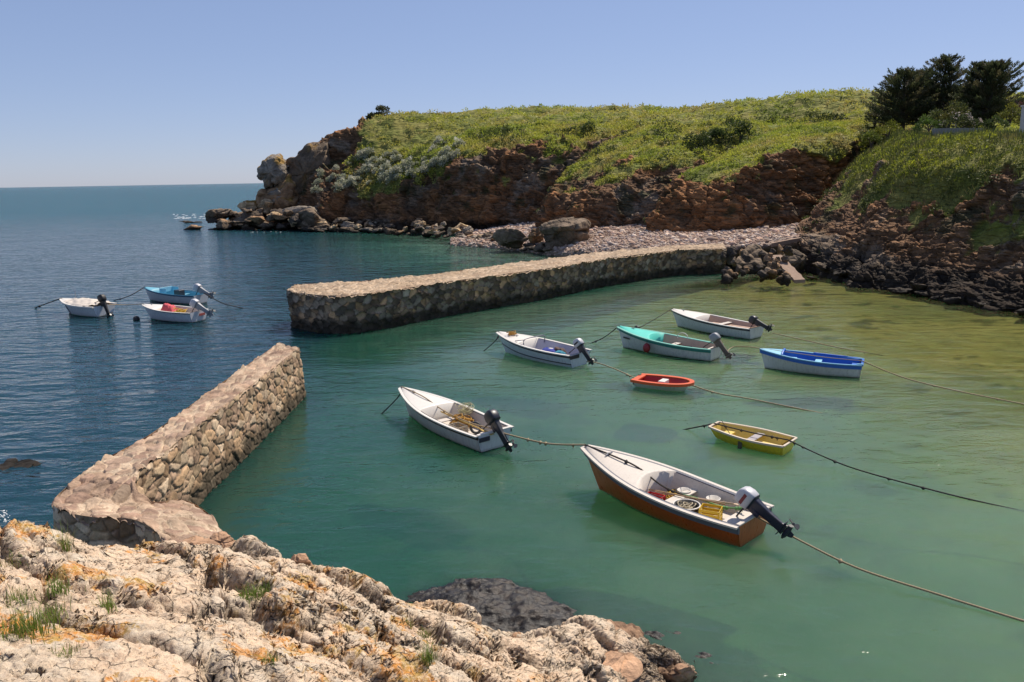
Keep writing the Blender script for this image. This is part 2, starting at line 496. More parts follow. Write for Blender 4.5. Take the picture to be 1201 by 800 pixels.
# ================================================================== cliffs
def ctrl(rows):
    out = []
    for r in rows:
        out.append([p if isinstance(p, np.ndarray) else D(*p) for p in r])
    return np.array(out)
def refine(C, nu, nv):
    A = np.stack([catmull(C[i], nu) for i in range(C.shape[0])])
    return catmull(A, nv)
def rowval(vals, nv):
    vals = np.asarray(vals, float)
    out = []
    for i in range(len(vals) - 1):
        for k in range(nv[i]): out.append(vals[i] + (vals[i + 1] - vals[i]) * k / nv[i])
    out.append(vals[-1])
    return np.array(out)
def cliff_disp(P, big=3.2, amp=1.0):
    T = P @ np.array([[0.90, 0.1, 0.42], [-0.1, 0.99, 0.05], [-0.42, -0.08, 0.90]])
    wob = fbm(P / 2.2, 4, 3)
    # tilted beds: sharp ledges stepping in and out
    zb = T[:, 2] / (big * 0.34) + wob * 0.9
    k = np.floor(zb); fr = zb - k
    lw = _h(k, np.floor(T[:, 0] / (big * 1.6) + wob), k * 0, 31)
    bed = (lw - 0.5) * 0.5 * (1 - sstep(0.8, 1.0, fr)) 
    q = T / big * np.array([0.75, 0.75, 1.1]) + wob[:, None] * 0.5
    f1, f2, i1, _ = voro(q, 40)
    d = bed + (i1 - 0.5) * 0.9 - (1 - sstep(0.0, 0.12, f2 - f1)) * 0.35
    q = T / (big * 0.26) * np.array([0.5, 0.5, 1.7]) + fbm(P / 0.9, 3, 8)[:, None] * 0.5
    f1, f2, i2, _ = voro(q, 60)
    d = d + (i2 - 0.5) * 0.28 - (1 - sstep(0.0, 0.12, f2 - f1)) * 0.10
    q = T / (big * 0.09) * np.array([0.5, 0.5, 1.5]) + fbm(P / 0.4, 2, 9)[:, None] * 0.5
    _, _, i3, _ = voro(q, 66)
    d = d + (i3 - 0.5) * 0.16
    d = d + (ridged(P / np.array([6.0, 6.0, 22.0]), 3, 71) - 0.62) * 2.6 + fbm(P / 5.0, 5, 70) * 0.8 + (ridged(T / np.array([1.6, 1.6, 0.8]), 4, 77) - 0.62) * 0.7
    return d * amp, i1, i2
def cliff_colour(P, i1, i2, orange=0.5, wet=1.6, grey=0.4):
    n = len(P)
    a = fbm(P / 5.0, 4, 100); b = fbm(P / 1.4, 4, 110)
    st = fbm(P * np.array([0.25, 0.25, 1.6]), 3, 120)
    c = np.tile(np.array([[0.100, 0.064, 0.038]]), (n, 1))
    c = lerp(c, np.array([[0.165, 0.090, 0.043]]), sstep(0.25 - orange * 0.6, 0.60 - orange * 0.5, a + 0.35 * (i1 - 0.5) + b * .3))
    c = lerp(c, np.array([[0.13, 0.118, 0.10]]), sstep(0.15, 0.5, -a + b * 0.4 + grey - 0.4) * 0.8)
    c = c * np.array([[2.05, 1.75, 1.5]]) * (0.62 + 0.7 * i2)[:, None] * (1 + 0.35 * st)[:, None]
    c = lerp(c, np.array([[0.045, 0.055, 0.022]]), sstep(0.18, 0.5, fbm(P / 2.2 + 40, 4, 130)) * sstep(2, 5, P[:, 2]) * 0.75)
    wl = sstep(wet + 0.6, wet - 0.5, P[:, 2] + b * 0.8)
    c = lerp(c, np.array([[0.022, 0.019, 0.015]]), wl * 0.9)
    return np.clip(c, 0.004, 1)
SURF = {}
def make_cliff(name, rows, nu, nv, veg, orange=0.5, big=3.2, amp=1.0, wet=1.6, vegdisp=0.5, grey=0.4, vegnoise=0.45, back=None, label=None, vcol=None):
    C = ctrl(rows)
    base = C[0].copy(); base[:, 2] = -1.6; base[:, 1] -= 0.5
    low = C[0].copy(); low[:, 2] = np.minimum(low[:, 2], 0.0) - 0.2
    C = np.concatenate([base[None], C], 0)
    bk = C[-1].copy() + np.array(back)
    C = np.concatenate([C, bk[None]], 0)
    G = refine(C, nu, nv)
    vg = rowval([0] + veg + [veg[-1]], nv)
    nr, nc = G.shape[:2]
    N = grid_normals(G).reshape(-1, 3)
    P = G.reshape(-1, 3)
    v = np.repeat(vg, nc)
    v = v + (fbm(P / 3.5, 4, 200) * 1.2 + fbm(P / 0.9, 3, 210) * 0.5) * vegnoise
    if vcol is not None:
        v = v - np.tile(rowval(vcol, nu), nr)
    vm = sstep(0.45, 0.58, v)
    d, i1, i2 = cliff_disp(P, big, amp)
    dv = fbm(P / 5.0, 4, 220) * vegdisp * 1.6 + (fbm(P / 1.5, 3, 230)) * vegdisp * 0.7
    P2 = P + N * (d * (1 - vm) + dv * vm)[:, None]
    col = cliff_colour(P2, i1, i2, orange, wet, grey)
    soil = lerp(np.array([[0.15, 0.17, 0.030]]), np.array([[0.26, 0.24, 0.06]]), sstep(-0.3, 0.4, fbm(P / 2.0, 3, 240)))
    col = lerp(col, soil, vm)
    o = structure(mesh(name, P2, grid_faces(nr, nc), M_CLIFF, None, True, col), label)
    G2 = P2.reshape(nr, nc, 3)
    SURF[name] = (G2, grid_normals(G2), vm.reshape(nr, nc), v.reshape(nr, nc))
    return o

r1 = [(322,258,152),(345,262,146),(380,266,138),(430,268,131),(500,268,124),(560,264,119),(620,258,114),(660,252,112),(720,240,113),(800,230,116),(900,220,119),(1000,215,112),(1120,215,104),(1260,215,98),(1560,215,80)]
r2 = [(326,236,152.5),(352,235,148),(387,243,140.5),(432,244,134),(500,238,127.5),(560,230,121.5),(620,220,116.5),(662,213,114.5),(720,212,115.5),(800,205,118),(900,200,121),(1000,190,114),(1120,190,106),(1260,190,100),(1560,188,82)]
r3 = [(334,206,153),(362,205,150),(392,226,142),(432,222,136),(490,206,130.5),(545,186,126),(610,172,122.5),(680,164,120),(720,165,120),(800,165,121),(900,170,123),(1000,165,117),(1120,165,109),(1260,165,103),(1560,160,85)]
r4 = [(352,206,155),(374,188,153),(402,200,147),(440,190,142),(500,175,139),(560,160,137),(620,152,136),(690,148,135),(740,150,133),(820,150,132),(900,148,132),(1000,140,128),(1120,140,122),(1260,140,116),(1560,135,98)]
r5 = [(356,200,158),(381,170,158),(421,148,159),(452,136,162),(510,136,166),(565,135,170),(620,132,170),(690,131,168),(780,131,165),(860,126,160),(930,113,152),(1030,111,148),(1130,110,142),(1260,112,136),(1560,106,118)]
NU1 = [30,44,56,70,60,60,46,52,60,70,60,40,30,30]
o = make_cliff('headland', [r1, r2, r3, r4, r5], NU1, [8, 56, 56, 56, 70, 24], [0, 0.05, 0.58, 1.0, 1.0], 0.25, 3.6, 1.0, 1.9, 0.7, 0.5, back=(2, 40, -9), vcol=[1.4, 1.2, 0.55] + [0] * 12)
# columns at the very tip stay rock up to the skyline: handled by the tip boulders and rock colour below

s1_ = [(660,250,118),(633,262,106),(660,272,97),(720,274,92),(790,271,89),(840,262,91),(880,255,96),(925,250,100)]
s2_ = [(668,235,119),(641,241,107),(668,238,98.5),(725,232,94.5),(790,228,91.5),(840,225,93.5),(880,215,98),(925,212,102)]
s3_ = [(680,212,121),(657,211,110),(690,206,104),(735,198,99),(790,186,97),(840,182,98),(878,178,101),(925,175,105)]
s4_ = [(705,185,124),(692,180,114),(716,178,109),(750,172,106),(800,165,105),(845,160,105),(888,160,107),(935,160,110)]
s5_ = [(760,156,128),(748,151,122),(768,151,119),(792,151,117),(830,149,117),(870,146,117),(905,146,118),(945,146,120)]
make_cliff('cliff_spur', [s1_, s2_, s3_, s4_, s5_], [20,40,60,70,60,44,40], [8, 60, 56, 50, 40, 24], [0, 0.1, 0.6, 0.95, 1.0], 0.45, 2.8, 0.8, 1.2, 0.5, 0.4, back=(3, 22, -1.5))

b1_ = [(785,262,95),(757,275,87),(790,277,83),(840,275,81),(880,270,81),(925,262,82),(960,255,84),(1012,250,87)]
b2_ = [(788,248,96),(769,246,88.5),(800,240,85),(845,236,83),(886,230,83),(930,222,84),(972,215,86),(1016,214,89)]
b3_ = [(822,204,99),(803,208,91),(830,203,88),(860,207,85),(892,192,85),(937,176,86),(982,168,88),(1022,168,91)]
b4_ = [(842,192,101),(832,193,95),(850,189,91),(876,186,89),(907,176,89),(946,164,90),(992,156,92),(1032,154,95)]
b5_ = [(880,173,108),(868,172,102),(882,168,99),(907,160,99),(932,153,99),(967,148,100),(1007,146,101),(1050,145,104)]
make_cliff('orange_cliff', [b1_, b2_, b3_, b4_, b5_], [20,44,60,56,56,56,50], [8, 64, 60, 36, 30, 24], [0, 0.02, 0.56, 1.0, 1.0], 0.8, 2.4, 0.65, 0.3, 0.35, 0.25, back=(3, 26, -1.0))

n1_ = [(960,262,88),(931,276,73.5),(966,308,64),(1002,334,56.2),(1060,344,53),(1122,354,49),(1202,369,44.3),(1330,395,38),(1520,440,30.8),(1800,520,23.2)]
n2_ = [(968,250,89),(956,256,75.5),(985,276,67),(1016,292,60),(1066,302,56.5),(1126,306,52.5),(1202,312,47.5),(1330,322,41.5),(1520,360,34),(1800,420,26.5)]
n3_ = [(990,220,91),(981,222,78),(1004,238,70),(1030,244,64),(1076,244,60),(1130,248,56),(1202,240,51),(1330,244,45),(1520,255,37.5),(1800,280,30)]
n4_ = [(1018,186,93),(1012,187,80.5),(1029,192,73),(1050,193,67),(1086,192,63),(1140,192,59),(1202,192,54),(1330,192,48),(1520,190,40.5),(1800,186,33)]
n5_ = [(1046,163,97),(1040,161,87),(1052,158,79.5),(1071,160,73),(1100,162,69),(1150,163,65),(1206,163,60),(1330,163,54),(1520,150,46.5),(1800,132,39)]
make_cliff('near_cliff', [n1_, n2_, n3_, n4_, n5_], [20,50,60,80,80,90,80,60,50], [8, 80, 70, 64, 50, 20], [0, 0.12, 0.58, 0.85, 1.0], 0.15, 2.2, 0.5, 1.8, 0.35, 0.45, vegnoise=0.6, back=(6, 45, 1.2))

# ------------------------------------------------------------------ pebble beach
q0 = [W(520,298,-1.2),W(590,304,-1.2),W(650,312,-1.2),W(720,316,-1),W(800,318,-.6),W(870,312,-.2),W(960,306,0.2)]
q1 = [W(528,287,.05),W(590,292,.1),W(650,298,.2),W(720,297,.8),W(800,293,1.4),W(870,289,1.9),W(955,283,2.2)]
q2 = [W(528,281,.5),W(590,283,.8),W(650,286,1.0),W(720,284,1.5),W(800,281,2.0),W(870,277,2.3),W(950,271,2.6)]
q3 = [D(534,279,107),D(590,275,102),D(640,272,98),D(720,269,90),D(800,270,85),D(870,265,85),D(952,257,84)]
q4 = [D(540,274,120),D(612,262,116),D(660,255,115),D(730,252,104),D(810,258,97),D(880,255,96),D(960,248,94)]
G = refine(np.array([q0, q1, q2, q3, q4]), [24] * 6, [10, 14, 16, 16])
P = G.reshape(-1, 3); P = P + np.array([0, 0, 1]) * (fbm(P / 2.0, 4, 300) * 0.12)[:, None]
bcol = lerp(np.array([[0.30, 0.22, 0.17]]), np.array([[0.16, 0.13, 0.11]]), sstep(-0.2, 0.4, fbm(P / 3, 3, 310)))
structure(mesh('pebble_beach', P, grid_faces(*G.shape[:2]), M_PEBBLE, None, True, bcol))
SURF['beach'] = (P.reshape(G.shape), grid_normals(P.reshape(G.shape)), None, None)

t_ = (1 + 5 ** .5) / 2
ICO = np.array([(-1,t_,0),(1,t_,0),(-1,-t_,0),(1,-t_,0),(0,-1,t_),(0,1,t_),(0,-1,-t_),(0,1,-t_),(t_,0,-1),(t_,0,1),(-t_,0,-1),(-t_,0,1)]) / math.sqrt(1 + t_ * t_)
ICF = np.array([(0,11,5),(0,5,1),(0,1,7),(0,7,10),(0,10,11),(1,5,9),(5,11,4),(11,10,2),(10,7,6),(7,1,8),(3,9,4),(3,4,2),(3,2,6),(3,6,8),(3,8,9),(4,9,5),(2,4,11),(6,2,10),(8,6,7),(9,8,1)])
def sample_surf(key, n, wfun=None, rows=None, rs=RS):
    G, N, vm, vv = SURF[key]
    a = np.linalg.norm(np.cross(G[1:, :-1] - G[:-1, :-1], G[:-1, 1:] - G[:-1, :-1]), axis=2)
    wgt = a.copy()
    if wfun is not None: wgt = wgt * wfun(G[:-1, :-1], N[:-1, :-1], None if vm is None else vm[:-1, :-1])
    if rows: 
        mk = np.zeros_like(wgt); mk[rows[0]:rows[1]] = 1; wgt = wgt * mk
    pr = wgt.ravel() / wgt.sum()
    k = rs.choice(len(pr), n, p=pr)
    i, j = np.unravel_index(k, wgt.shape)
    u, v = rs.rand(n, 1), rs.rand(n, 1)
    P = G[i, j] * (1 - u) * (1 - v) + G[i, j + 1] * u * (1 - v) + G[i + 1, j] * (1 - u) * v + G[i + 1, j + 1] * u * v
    return P, N[i, j]
def stones(name, P, size, cols, label, cat, mat, flat=0.6, rs=RS):
    n = len(P)
    sc = size[:, None] * np.stack([rs.uniform(0.7, 1.3, n), rs.uniform(0.7, 1.2, n), rs.uniform(0.4, 0.85, n) * flat / 0.6], 1)
    V = ICO[None] * rs.uniform(0.75, 1.2, (n, 12, 1)) * sc[:, None, :]
    a = rs.uniform(0, 6.28, n); ca, sa = np.cos(a), np.sin(a)
    X = V[:, :, 0] * ca[:, None] - V[:, :, 1] * sa[:, None]; Yy = V[:, :, 0] * sa[:, None] + V[:, :, 1] * ca[:, None]
    V = np.stack([X, Yy, V[:, :, 2]], 2) + P[:, None, :]
    Fc = (ICF[None] + (np.arange(n) * 12)[:, None, None]).reshape(-1, 3)
    o = mesh(name, V.reshape(-1, 3), Fc, mat, None, False, np.repeat(cols, 12, 0))
    return tag(o, label, cat, None, 'stuff')
rp = np.random.RandomState(5)
P, N = sample_surf('beach', 15000, rows=(8, 56), rs=rp)
sz = np.clip(rp.lognormal(-2.2, 0.5, len(P)), 0.045, 0.45)
pal = np.array([(0.66,0.50,0.39),(0.60,0.41,0.31),(0.48,0.38,0.33),(0.72,0.59,0.48),(0.34,0.23,0.17),(0.52,0.34,0.24)])
pc = pal[rp.randint(0, len(pal), len(P))] * rp.uniform(0.7, 1.15, (len(P), 1))
stones('pebbles', P + np.array([0, 0, 0.03]), sz, pc, 'pinkish grey pebbles and cobbles heaped over the small beach', 'pebbles', M_PEBBLE)

# ================================================================== foreground rock
cx = [-130, 0, 100, 190, 275, 340, 400, 450, 500, 560, 620, 690, 760, 815]
yB = [4.4, 4.7, 5.0, 5.3, 5.6, 5.9, 6.3, 6.8, 7.3, 8.0, 8.8, 9.8, 10.9, 11.7]
rD = [(-130,604,8.6),(0,622,8.8),(90,632,9.2),(188,640,9.8),(272,642,10.3),(336,662,10.5),(400,676,10.5),(450,694,10.6),(492,708,10.7),(548,724,10.8),(615,746,11.1),(690,730,11.9),(762,756,11.9),(815,786,11.9)]
rB = [(cx[i], 800 if i < 12 else 812, yB[i]) for i in range(14)]
rA = [(cx[i] * 0.9 + 40, 960, yB[i] * 0.80) for i in range(14)]
rC = [(0.5 * (rB[i][0] + rD[i][0]), 0.5 * (rB[i][1] + rD[i][1]), 2 / (1 / rB[i][2] + 1 / rD[i][2]) * 1.02) for i in range(14)]
wD = [D(*p) for p in rD]
rE = [p + np.array([0.25, 0.8, -0.75]) for p in wD]
rFx = [p + np.array([0.5, 1.5, -2.3]) for p in wD]
rG = [np.array([p[0] + 0.8, p[1] + 2.3, min(p[2] - 4.0, -1.6)]) for p in wD]
G = refine(ctrl([rA, rB, rC, rD, rE, rFx, rG]), [64, 72, 72, 72, 64, 64, 56, 56, 56, 56, 56, 50, 40], [30, 240, 250, 90, 40, 16])
nr, nc = G.shape[:2]
N = grid_normals(G).reshape(-1, 3); P = G.reshape(-1, 3)
dirm = np.array([[0.80, 0.58, 0.15], [-0.58, 0.81, 0.1], [-0.1, -0.15, 0.98]])
T = P @ dirm
def slab(T, sz, wobble, seed, tilt, wd=0.07):
    """blocks split by cracks, each with a flat top tilted its own way"""
    q = T / np.array(sz) + wobble
    f1, f2, i1, i2 = voro(q, seed)
    j = (i1 * 17.7) % 1 - .5; k = (i1 * 41.3) % 1 - .5
    fr = q - np.floor(q) - 0.5
    h = (i1 - .5) + tilt * 2 * (j * np.sin(q[:, 0] * 1.7) + k * np.sin(q[:, 1] * 1.7))
    return h, sstep(0.0, wd, f2 - f1), i1
h1, e1, i1 = slab(T, (1.7, 0.85, 1.5), fbm(P / 0.9, 4, 400)[:, None] * 0.45, 410, .35)
h2, e2, i2 = slab(T, (0.55, 0.33, 0.6), fbm(P / 0.35, 4, 420)[:, None] * 0.45, 430, .35)
h3, e3, i3 = slab(T, (0.17, 0.12, 0.16), fbm(P / 0.12, 3, 440)[:, None] * 0.5, 450, .3)
cr1 = 1 - e1; cr2 = 1 - e2
brk = sstep(-0.15, 0.2, fbm(P / 1.1, 3, 455))          # where the rock is broken up
d = h1 * 0.26 - cr1 * 0.10 + (h2 * 0.10 - cr2 * 0.045) * (0.45 + 0.55 * brk) + fbm(P / 1.6, 4, 460) * 0.12
P2 = P + N * d[:, None]
# even the grid out along the displaced surface so that steep faces get their own vertices, then roughen again
def even(Gx):
    Gx = np.swapaxes(Gx, 0, 1).copy()
    for i in range(Gx.shape[0]):
        q = Gx[i]; ss = np.concatenate([[0], np.cumsum(np.linalg.norm(np.diff(q[:, :3], axis=0), axis=1) + 1e-4)])
        o_ = np.arange(len(q)) / (len(q) - 1.0); tt = 0.85 * ss / ss[-1] + 0.15 * o_
        for k in range(q.shape[1]): Gx[i, :, k] = np.interp(np.linspace(0, 1, len(q)), tt, q[:, k])
    return np.swapaxes(Gx, 0, 1)
G5 = np.concatenate([P2, cr1[:, None], cr2[:, None], brk[:, None]], 1).reshape(nr, nc, 6)
G5 = even(G5); G5 = np.swapaxes(even(np.swapaxes(G5, 0, 1)), 0, 1)
for _ in range(2):
    G5[1:-1, 1:-1] = 0.5 * G5[1:-1, 1:-1] + 0.125 * (G5[:-2, 1:-1] + G5[2:, 1:-1] + G5[1:-1, :-2] + G5[1:-1, 2:])
N = grid_normals(G5[..., :3]).reshape(-1, 3)
P = G5[..., :3].reshape(-1, 3).copy(); cr1, cr2, brk = (G5[..., k].ravel() for k in (3, 4, 5))
T = P @ dirm
h3, e3, i3 = slab(T, (0.20, 0.13, 0.17), fbm(P / 0.12, 3, 440)[:, None] * 0.5, 450, .3)
h4, e4, i4 = slab(T, (0.07, 0.05, 0.06), fbm(P / 0.05, 2, 441)[:, None] * 0.5, 452, .3, .12)
pit = sstep(0.34, 0.5, fbm(P / 0.26, 4, 480)) * 0.06
d = (h3 * 0.036 - (1 - e3) * 0.014) * (0.35 + 0.65 * brk) + h4 * 0.009 + (ridged(P / 0.34, 5, 470) - 0.62) * 0.045 + fbm(P / 0.09, 4, 475) * 0.024 - pit
P2 = P + N * d[:, None]
cr2 = np.maximum(cr2, (1 - e3) * 0.6 * brk)
P = P2.copy()
a = fbm(P / 0.7, 5, 500); b = fbm(P / 0.12, 4, 510); c_ = fbm(P / 0.035, 3, 515)
col = lerp(np.array([[0.76, 0.57, 0.40]]), np.array([[0.63, 0.51, 0.38]]), sstep(-0.15, 0.3, a + b * 0.5))
col = lerp(col, np.array([[0.70, 0.60, 0.47]]), sstep(0.1, 0.4, b + a * 0.3) * 0.75)
warm = sstep(4.6, 7.6, P[:, 0] + (2.0 - P[:, 2]) * 1.4 + a * 1.2 + 1.5)
col = lerp(col, np.array([[0.40, 0.22, 0.12]]), warm * 0.85)
col = lerp(col, np.array([[0.44, 0.27, 0.17]]), sstep(0.25, 0.5, fbm(P / 0.5 + 5, 4, 520)) * 0.4)
col = lerp(col, np.array([[0.14, 0.115, 0.095]]), np.clip(sstep(0.32, 0.52, fbm(P / 0.09 + 3, 4, 525)) * 0.5 + sstep(0.25, .45, c_) * 0.25, 0, 1) * (1 - warm * 0.5))
lich = sstep(0.30, 0.37, fbm(P / 0.55 + 17, 3, 530) + 0.45 * fbm(P / 0.06, 4, 535) + 0.15 * cr1) * (1 - warm) * sstep(1.2, 2.2, P[:, 2])
col = lerp(col, lerp(np.array([[0.66, 0.25, 0.015]]), np.array([[0.52, 0.32, 0.06]]), sstep(-0.2, 0.3, b)), lich * 0.9)
col = lerp(col, np.array([[0.075, 0.055, 0.035]]), np.clip(cr1 * 0.6 + cr2 * 0.22, 0, 1))
wl = sstep(0.75, 0.25, P2[:, 2] + a * 0.4)
col = lerp(col, np.array([[0.035, 0.025, 0.016]]), wl * 0.9)
def granite():
    m, n, l, p = mat_base('granite_rock')
    at = n.new('ShaderNodeAttribute'); at.attribute_name = 'col'
    tc = n.new('ShaderNodeTexCoord').outputs['Object']
    big = ntex(n, l, tc, 5.0, 8, 0.65); mid = ntex(n, l, tc, 22.0, 6, 0.7); fin = ntex(n, l, tc, 70.0, 4, 0.75)
    c = at.outputs['Color']
    c = mixrgb(n, l, c, (0.84, 0.67, 0.48), maprange(n, l, mid, 0.46, 0.62, 0, 0.65))          # pale crystals and crustose lichen
    c = mixrgb(n, l, c, (0.44, 0.37, 0.29), maprange(n, l, big, 0.50, 0.66, 0, 0.4))         # grey lichen patches
    c = mixrgb(n, l, c, (0.045, 0.038, 0.032), maprange(n, l, fin, 0.60, 0.70, 0, 0.65))       # dark specks
    c = mixrgb(n, l, c, (0.46, 0.30, 0.19), maprange(n, l, mid, 0.46, 0.32, 0, 0.3))
    vt = n.new('ShaderNodeTexVoronoi'); vt.feature = 'DISTANCE_TO_EDGE'; vt.inputs['Scale'].default_value = 3.4
    wv = n.new('ShaderNodeVectorMath'); wv.operation = 'ADD'; sc = n.new('ShaderNodeVectorMath'); sc.operation = 'SCALE'; sc.inputs[3].default_value = 0.28
    nz = n.new('ShaderNodeTexNoise'); nz.inputs['Scale'].default_value = 3.0; nz.inputs['Detail'].default_value = 5; l.new(tc, nz.inputs['Vector'])
    l.new(nz.outputs['Color'], sc.inputs[0]); l.new(tc, wv.inputs[0]); l.new(sc.outputs[0], wv.inputs[1]); l.new(wv.outputs[0], vt.inputs['Vector'])
    crk = maprange(n, l, vt.outputs['Distance'], 0.0, 0.030, 1, 0)
    crk = mathn(n, l, 'MULTIPLY', crk, maprange(n, l, big, 0.42, 0.56, 0, 1))
    c = mixrgb(n, l, c, (0.05, 0.038, 0.028), mathn(n, l, 'MULTIPLY', crk, 0.8))
    l.new(c, p.inputs['Base Color']); p.inputs['Roughness'].default_value = 0.9; p.inputs['Specular IOR Level'].default_value = 0.2
    h = mathn(n, l, 'ADD', mathn(n, l, 'MULTIPLY', big, 1.6), mathn(n, l, 'ADD', mathn(n, l, 'MULTIPLY', mid, 0.7), mathn(n, l, 'MULTIPLY', fin, 0.28)))
    h = mathn(n, l, 'SUBTRACT', h, mathn(n, l, 'MULTIPLY', crk, 0.5))
    l.new(bump(n, l, h, 1.0, 0.036), p.inputs['Normal'])
    return m
M_GRAN = granite()
structure(mesh('shore_rock', P2, grid_faces(nr, nc), M_GRAN, None, True, np.clip(col, 0.01, 1)))
SURF['shore_rock'] = (P2.reshape(nr, nc, 3), grid_normals(P2.reshape(nr, nc, 3)), (cr1).reshape(nr, nc), lich.reshape(nr, nc))

# ================================================================== jetties
def jetty(name, label, Lp, Rp, m, side_pal, top_pal, mortar, ds, dz, stone=(0.5, 0.32), batter=0.06, relief=1.0, wet=0.55, wetc=(0.05, 0.042, 0.026), seed=600, close_near=True):
    L = catmull(np.array(Lp), m); Rr = catmull(np.array(Rp), m)
    root = empty(name, L[len(L) // 2] * np.array([1, 1, 0]), 0, label, 'jetty')
    off = np.array(root.location)
    per = np.concatenate([L[::-1], [L[0] * (1 - t) + Rr[0] * t for t in np.linspace(0, 1, 12)[1:-1]], Rr])
    if close_near:
        per = np.concatenate([per, [Rr[-1] * (1 - t) + L[-1] * t for t in np.linspace(0, 1, 12)[1:-1]]])
    seg = np.linalg.norm(np.diff(per[:, :2], axis=0), axis=1); s = np.concatenate([[0], np.cumsum(seg)])
    ns = int(s[-1] / ds); si = np.linspace(0, s[-1], ns)
    pt = np.stack([np.interp(si, s, per[:, k]) for k in range(3)], 1)
    # soften the corners and take outward normals
    T = np.gradient(pt[:, :2], axis=0); T /= np.linalg.norm(T, axis=1, keepdims=True) + 1e-9
    for _ in range(6): T[1:-1] = (T[:-2] + T[1:-1] * 2 + T[2:]) / 4
    Nn = np.stack([-T[:, 1], T[:, 0], np.zeros(ns)], 1); Nn /= np.linalg.norm(Nn, axis=1, keepdims=True)
    nz = int(3.2 / dz)
    tt = np.linspace(0, 1, nz)
    zt = pt[:, 2]
    G = np.zeros((nz, ns, 3))
    for i, t in enumerate(tt):
        z = zt * (1 - t) + -1.1 * t
        G[i] = pt + Nn * (batter * (zt - z))[:, None]; G[i, :, 2] = z
    P = G.reshape(-1, 3); NN = np.tile(Nn, (nz, 1)); SI = np.tile(si, nz)
    q = np.stack([SI / stone[0], P[:, 2] / stone[1], np.full(len(P), 0.37)], 1) + fbm(np.stack([SI, P[:, 2], P[:, 2] * 0], 1) / 0.5, 3, seed)[:, None] * 0.28
    f1, f2, i1, _ = voro(q, seed + 10)
    i1b = (i1 * 7.13) % 1.0; i1c = (i1 * 3.7) % 1.0
    e = f2 - f1
    mor = 1 - sstep(0.02, 0.10, e)
    edge = np.repeat(np.minimum(1, tt * nz / 3), ns)
    d = relief * ((i1 - 0.35) * 0.07 + np.minimum(e, 0.14) * 0.10 - mor * 0.06) + fbm(P / 0.15, 4, seed + 20) * 0.03
    P2 = P + NN * (d * edge)[:, None]
    sp = np.array(side_pal)
    c = sp[(i1b * len(sp)).astype(int) % len(sp)] * (1 + (i1c - 0.45) * (0.7 + 0.5 * relief))[:, None]
    c = c * (1 + 0.3 * fbm(P / 0.3, 4, seed + 30))[:, None]
    c = lerp(c, np.array([mortar]), mor * 0.75)
    wl = sstep(wet + 0.15, wet - 0.25, P2[:, 2] + 0.25 * fbm(P / 0.5, 3, seed + 40))
    c = lerp(c, np.array([wetc]), wl * 0.85)
    mesh('wall_face', P2 - off, grid_faces(nz, ns), M_STONE, root, True, np.clip(c, 0.01, 1))
    # top paving
    nl = max(int(np.linalg.norm(np.diff(L, axis=0), axis=1).sum() / ds), 20)
    idx = np.linspace(0, len(L) - 1, nl)
    Li = np.stack([np.interp(idx, np.arange(len(L)), L[:, k]) for k in range(3)], 1)
    Ri = np.stack([np.interp(idx, np.arange(len(Rr)), Rr[:, k]) for k in range(3)], 1)
    nw = int(np.linalg.norm(L - Rr, axis=1).max() / ds)
    tw = np.linspace(-0.02, 1.02, nw)
    G = Li[:, None, :] * (1 - tw)[None, :, None] + Ri[:, None, :] * tw[None, :, None]
    P = G.reshape(-1, 3)
    q = np.stack([P[:, 0] / 0.30, P[:, 1] / 0.42, P[:, 2] * 0 + 0.4], 1) + fbm(P / 0.5, 3, seed + 50)[:, None] * 0.35
    f1, f2, i1, _ = voro(q, seed + 60); e = f2 - f1
    mor = 1 - sstep(0.06, 0.22, e + 0.12 * fbm(P / 0.12, 3, seed + 61))
    rim = np.tile(np.minimum(1, np.minimum(tw + 0.02, 1.02 - tw) * nw / 4), nl)
    h = (i1 - 0.5) * 0.075 - mor * 0.035 + fbm(P / 0.8, 4, seed + 70) * 0.10 + fbm(P / 0.14, 4, seed + 75) * 0.035
    jag = (np.abs(1 - rim) > 0.01) * (fbm(P / 0.4, 3, seed + 77) * 0.12)
    P2 = P.copy(); P2[:, 2] += h + 0.02 - (1 - rim) * 0.06 + jag
    tp = np.array(top_pal)
    ib = (i1 * 5.31) % 1
    c = tp[(ib * len(tp)).astype(int) % len(tp)] * (0.8 + 0.35 * ((i1 * 9.7) % 1))[:, None]
    c = lerp(c, np.array([[0.54, 0.42, 0.30]]), mor * 0.95 * sstep(-0.3, 0.1, fbm(P / 1.2, 3, seed + 80)))
    c = c * (1 + 0.3 * fbm(P / 0.25, 4, seed + 90))[:, None]
    c = lerp(c, np.array([[0.24, 0.14, 0.09]]), sstep(0.2, 0.5, fbm(P / 1.0 + 4, 4, seed + 95)) * 0.35)
    mesh('paved_top', P2 - off, grid_faces(nl, nw, True), M_STONE, root, True, np.clip(c, 0.01, 1))
    return root
zt = 1.9
nL = [W(326,403,zt),W(250,456,zt),W(178,508,zt),W(120,540,zt),W(84,566,zt),W(62,589,zt),W(80,601,1.95),W(115,607,2.0),W(150,608,2.0),W(176,618,2.0),W(200,640,2.05),W(225,668,2.1)]
nR = [W(351,408,zt),W(302,446,zt),W(234,497,zt),W(190,533,zt),W(164,552,zt),W(157,568,zt),W(178,588,1.5),W(214,586,1.2),W(243,601,1.15),W(259,622,1.2),W(272,646,1.3),W(300,680,1.4)]
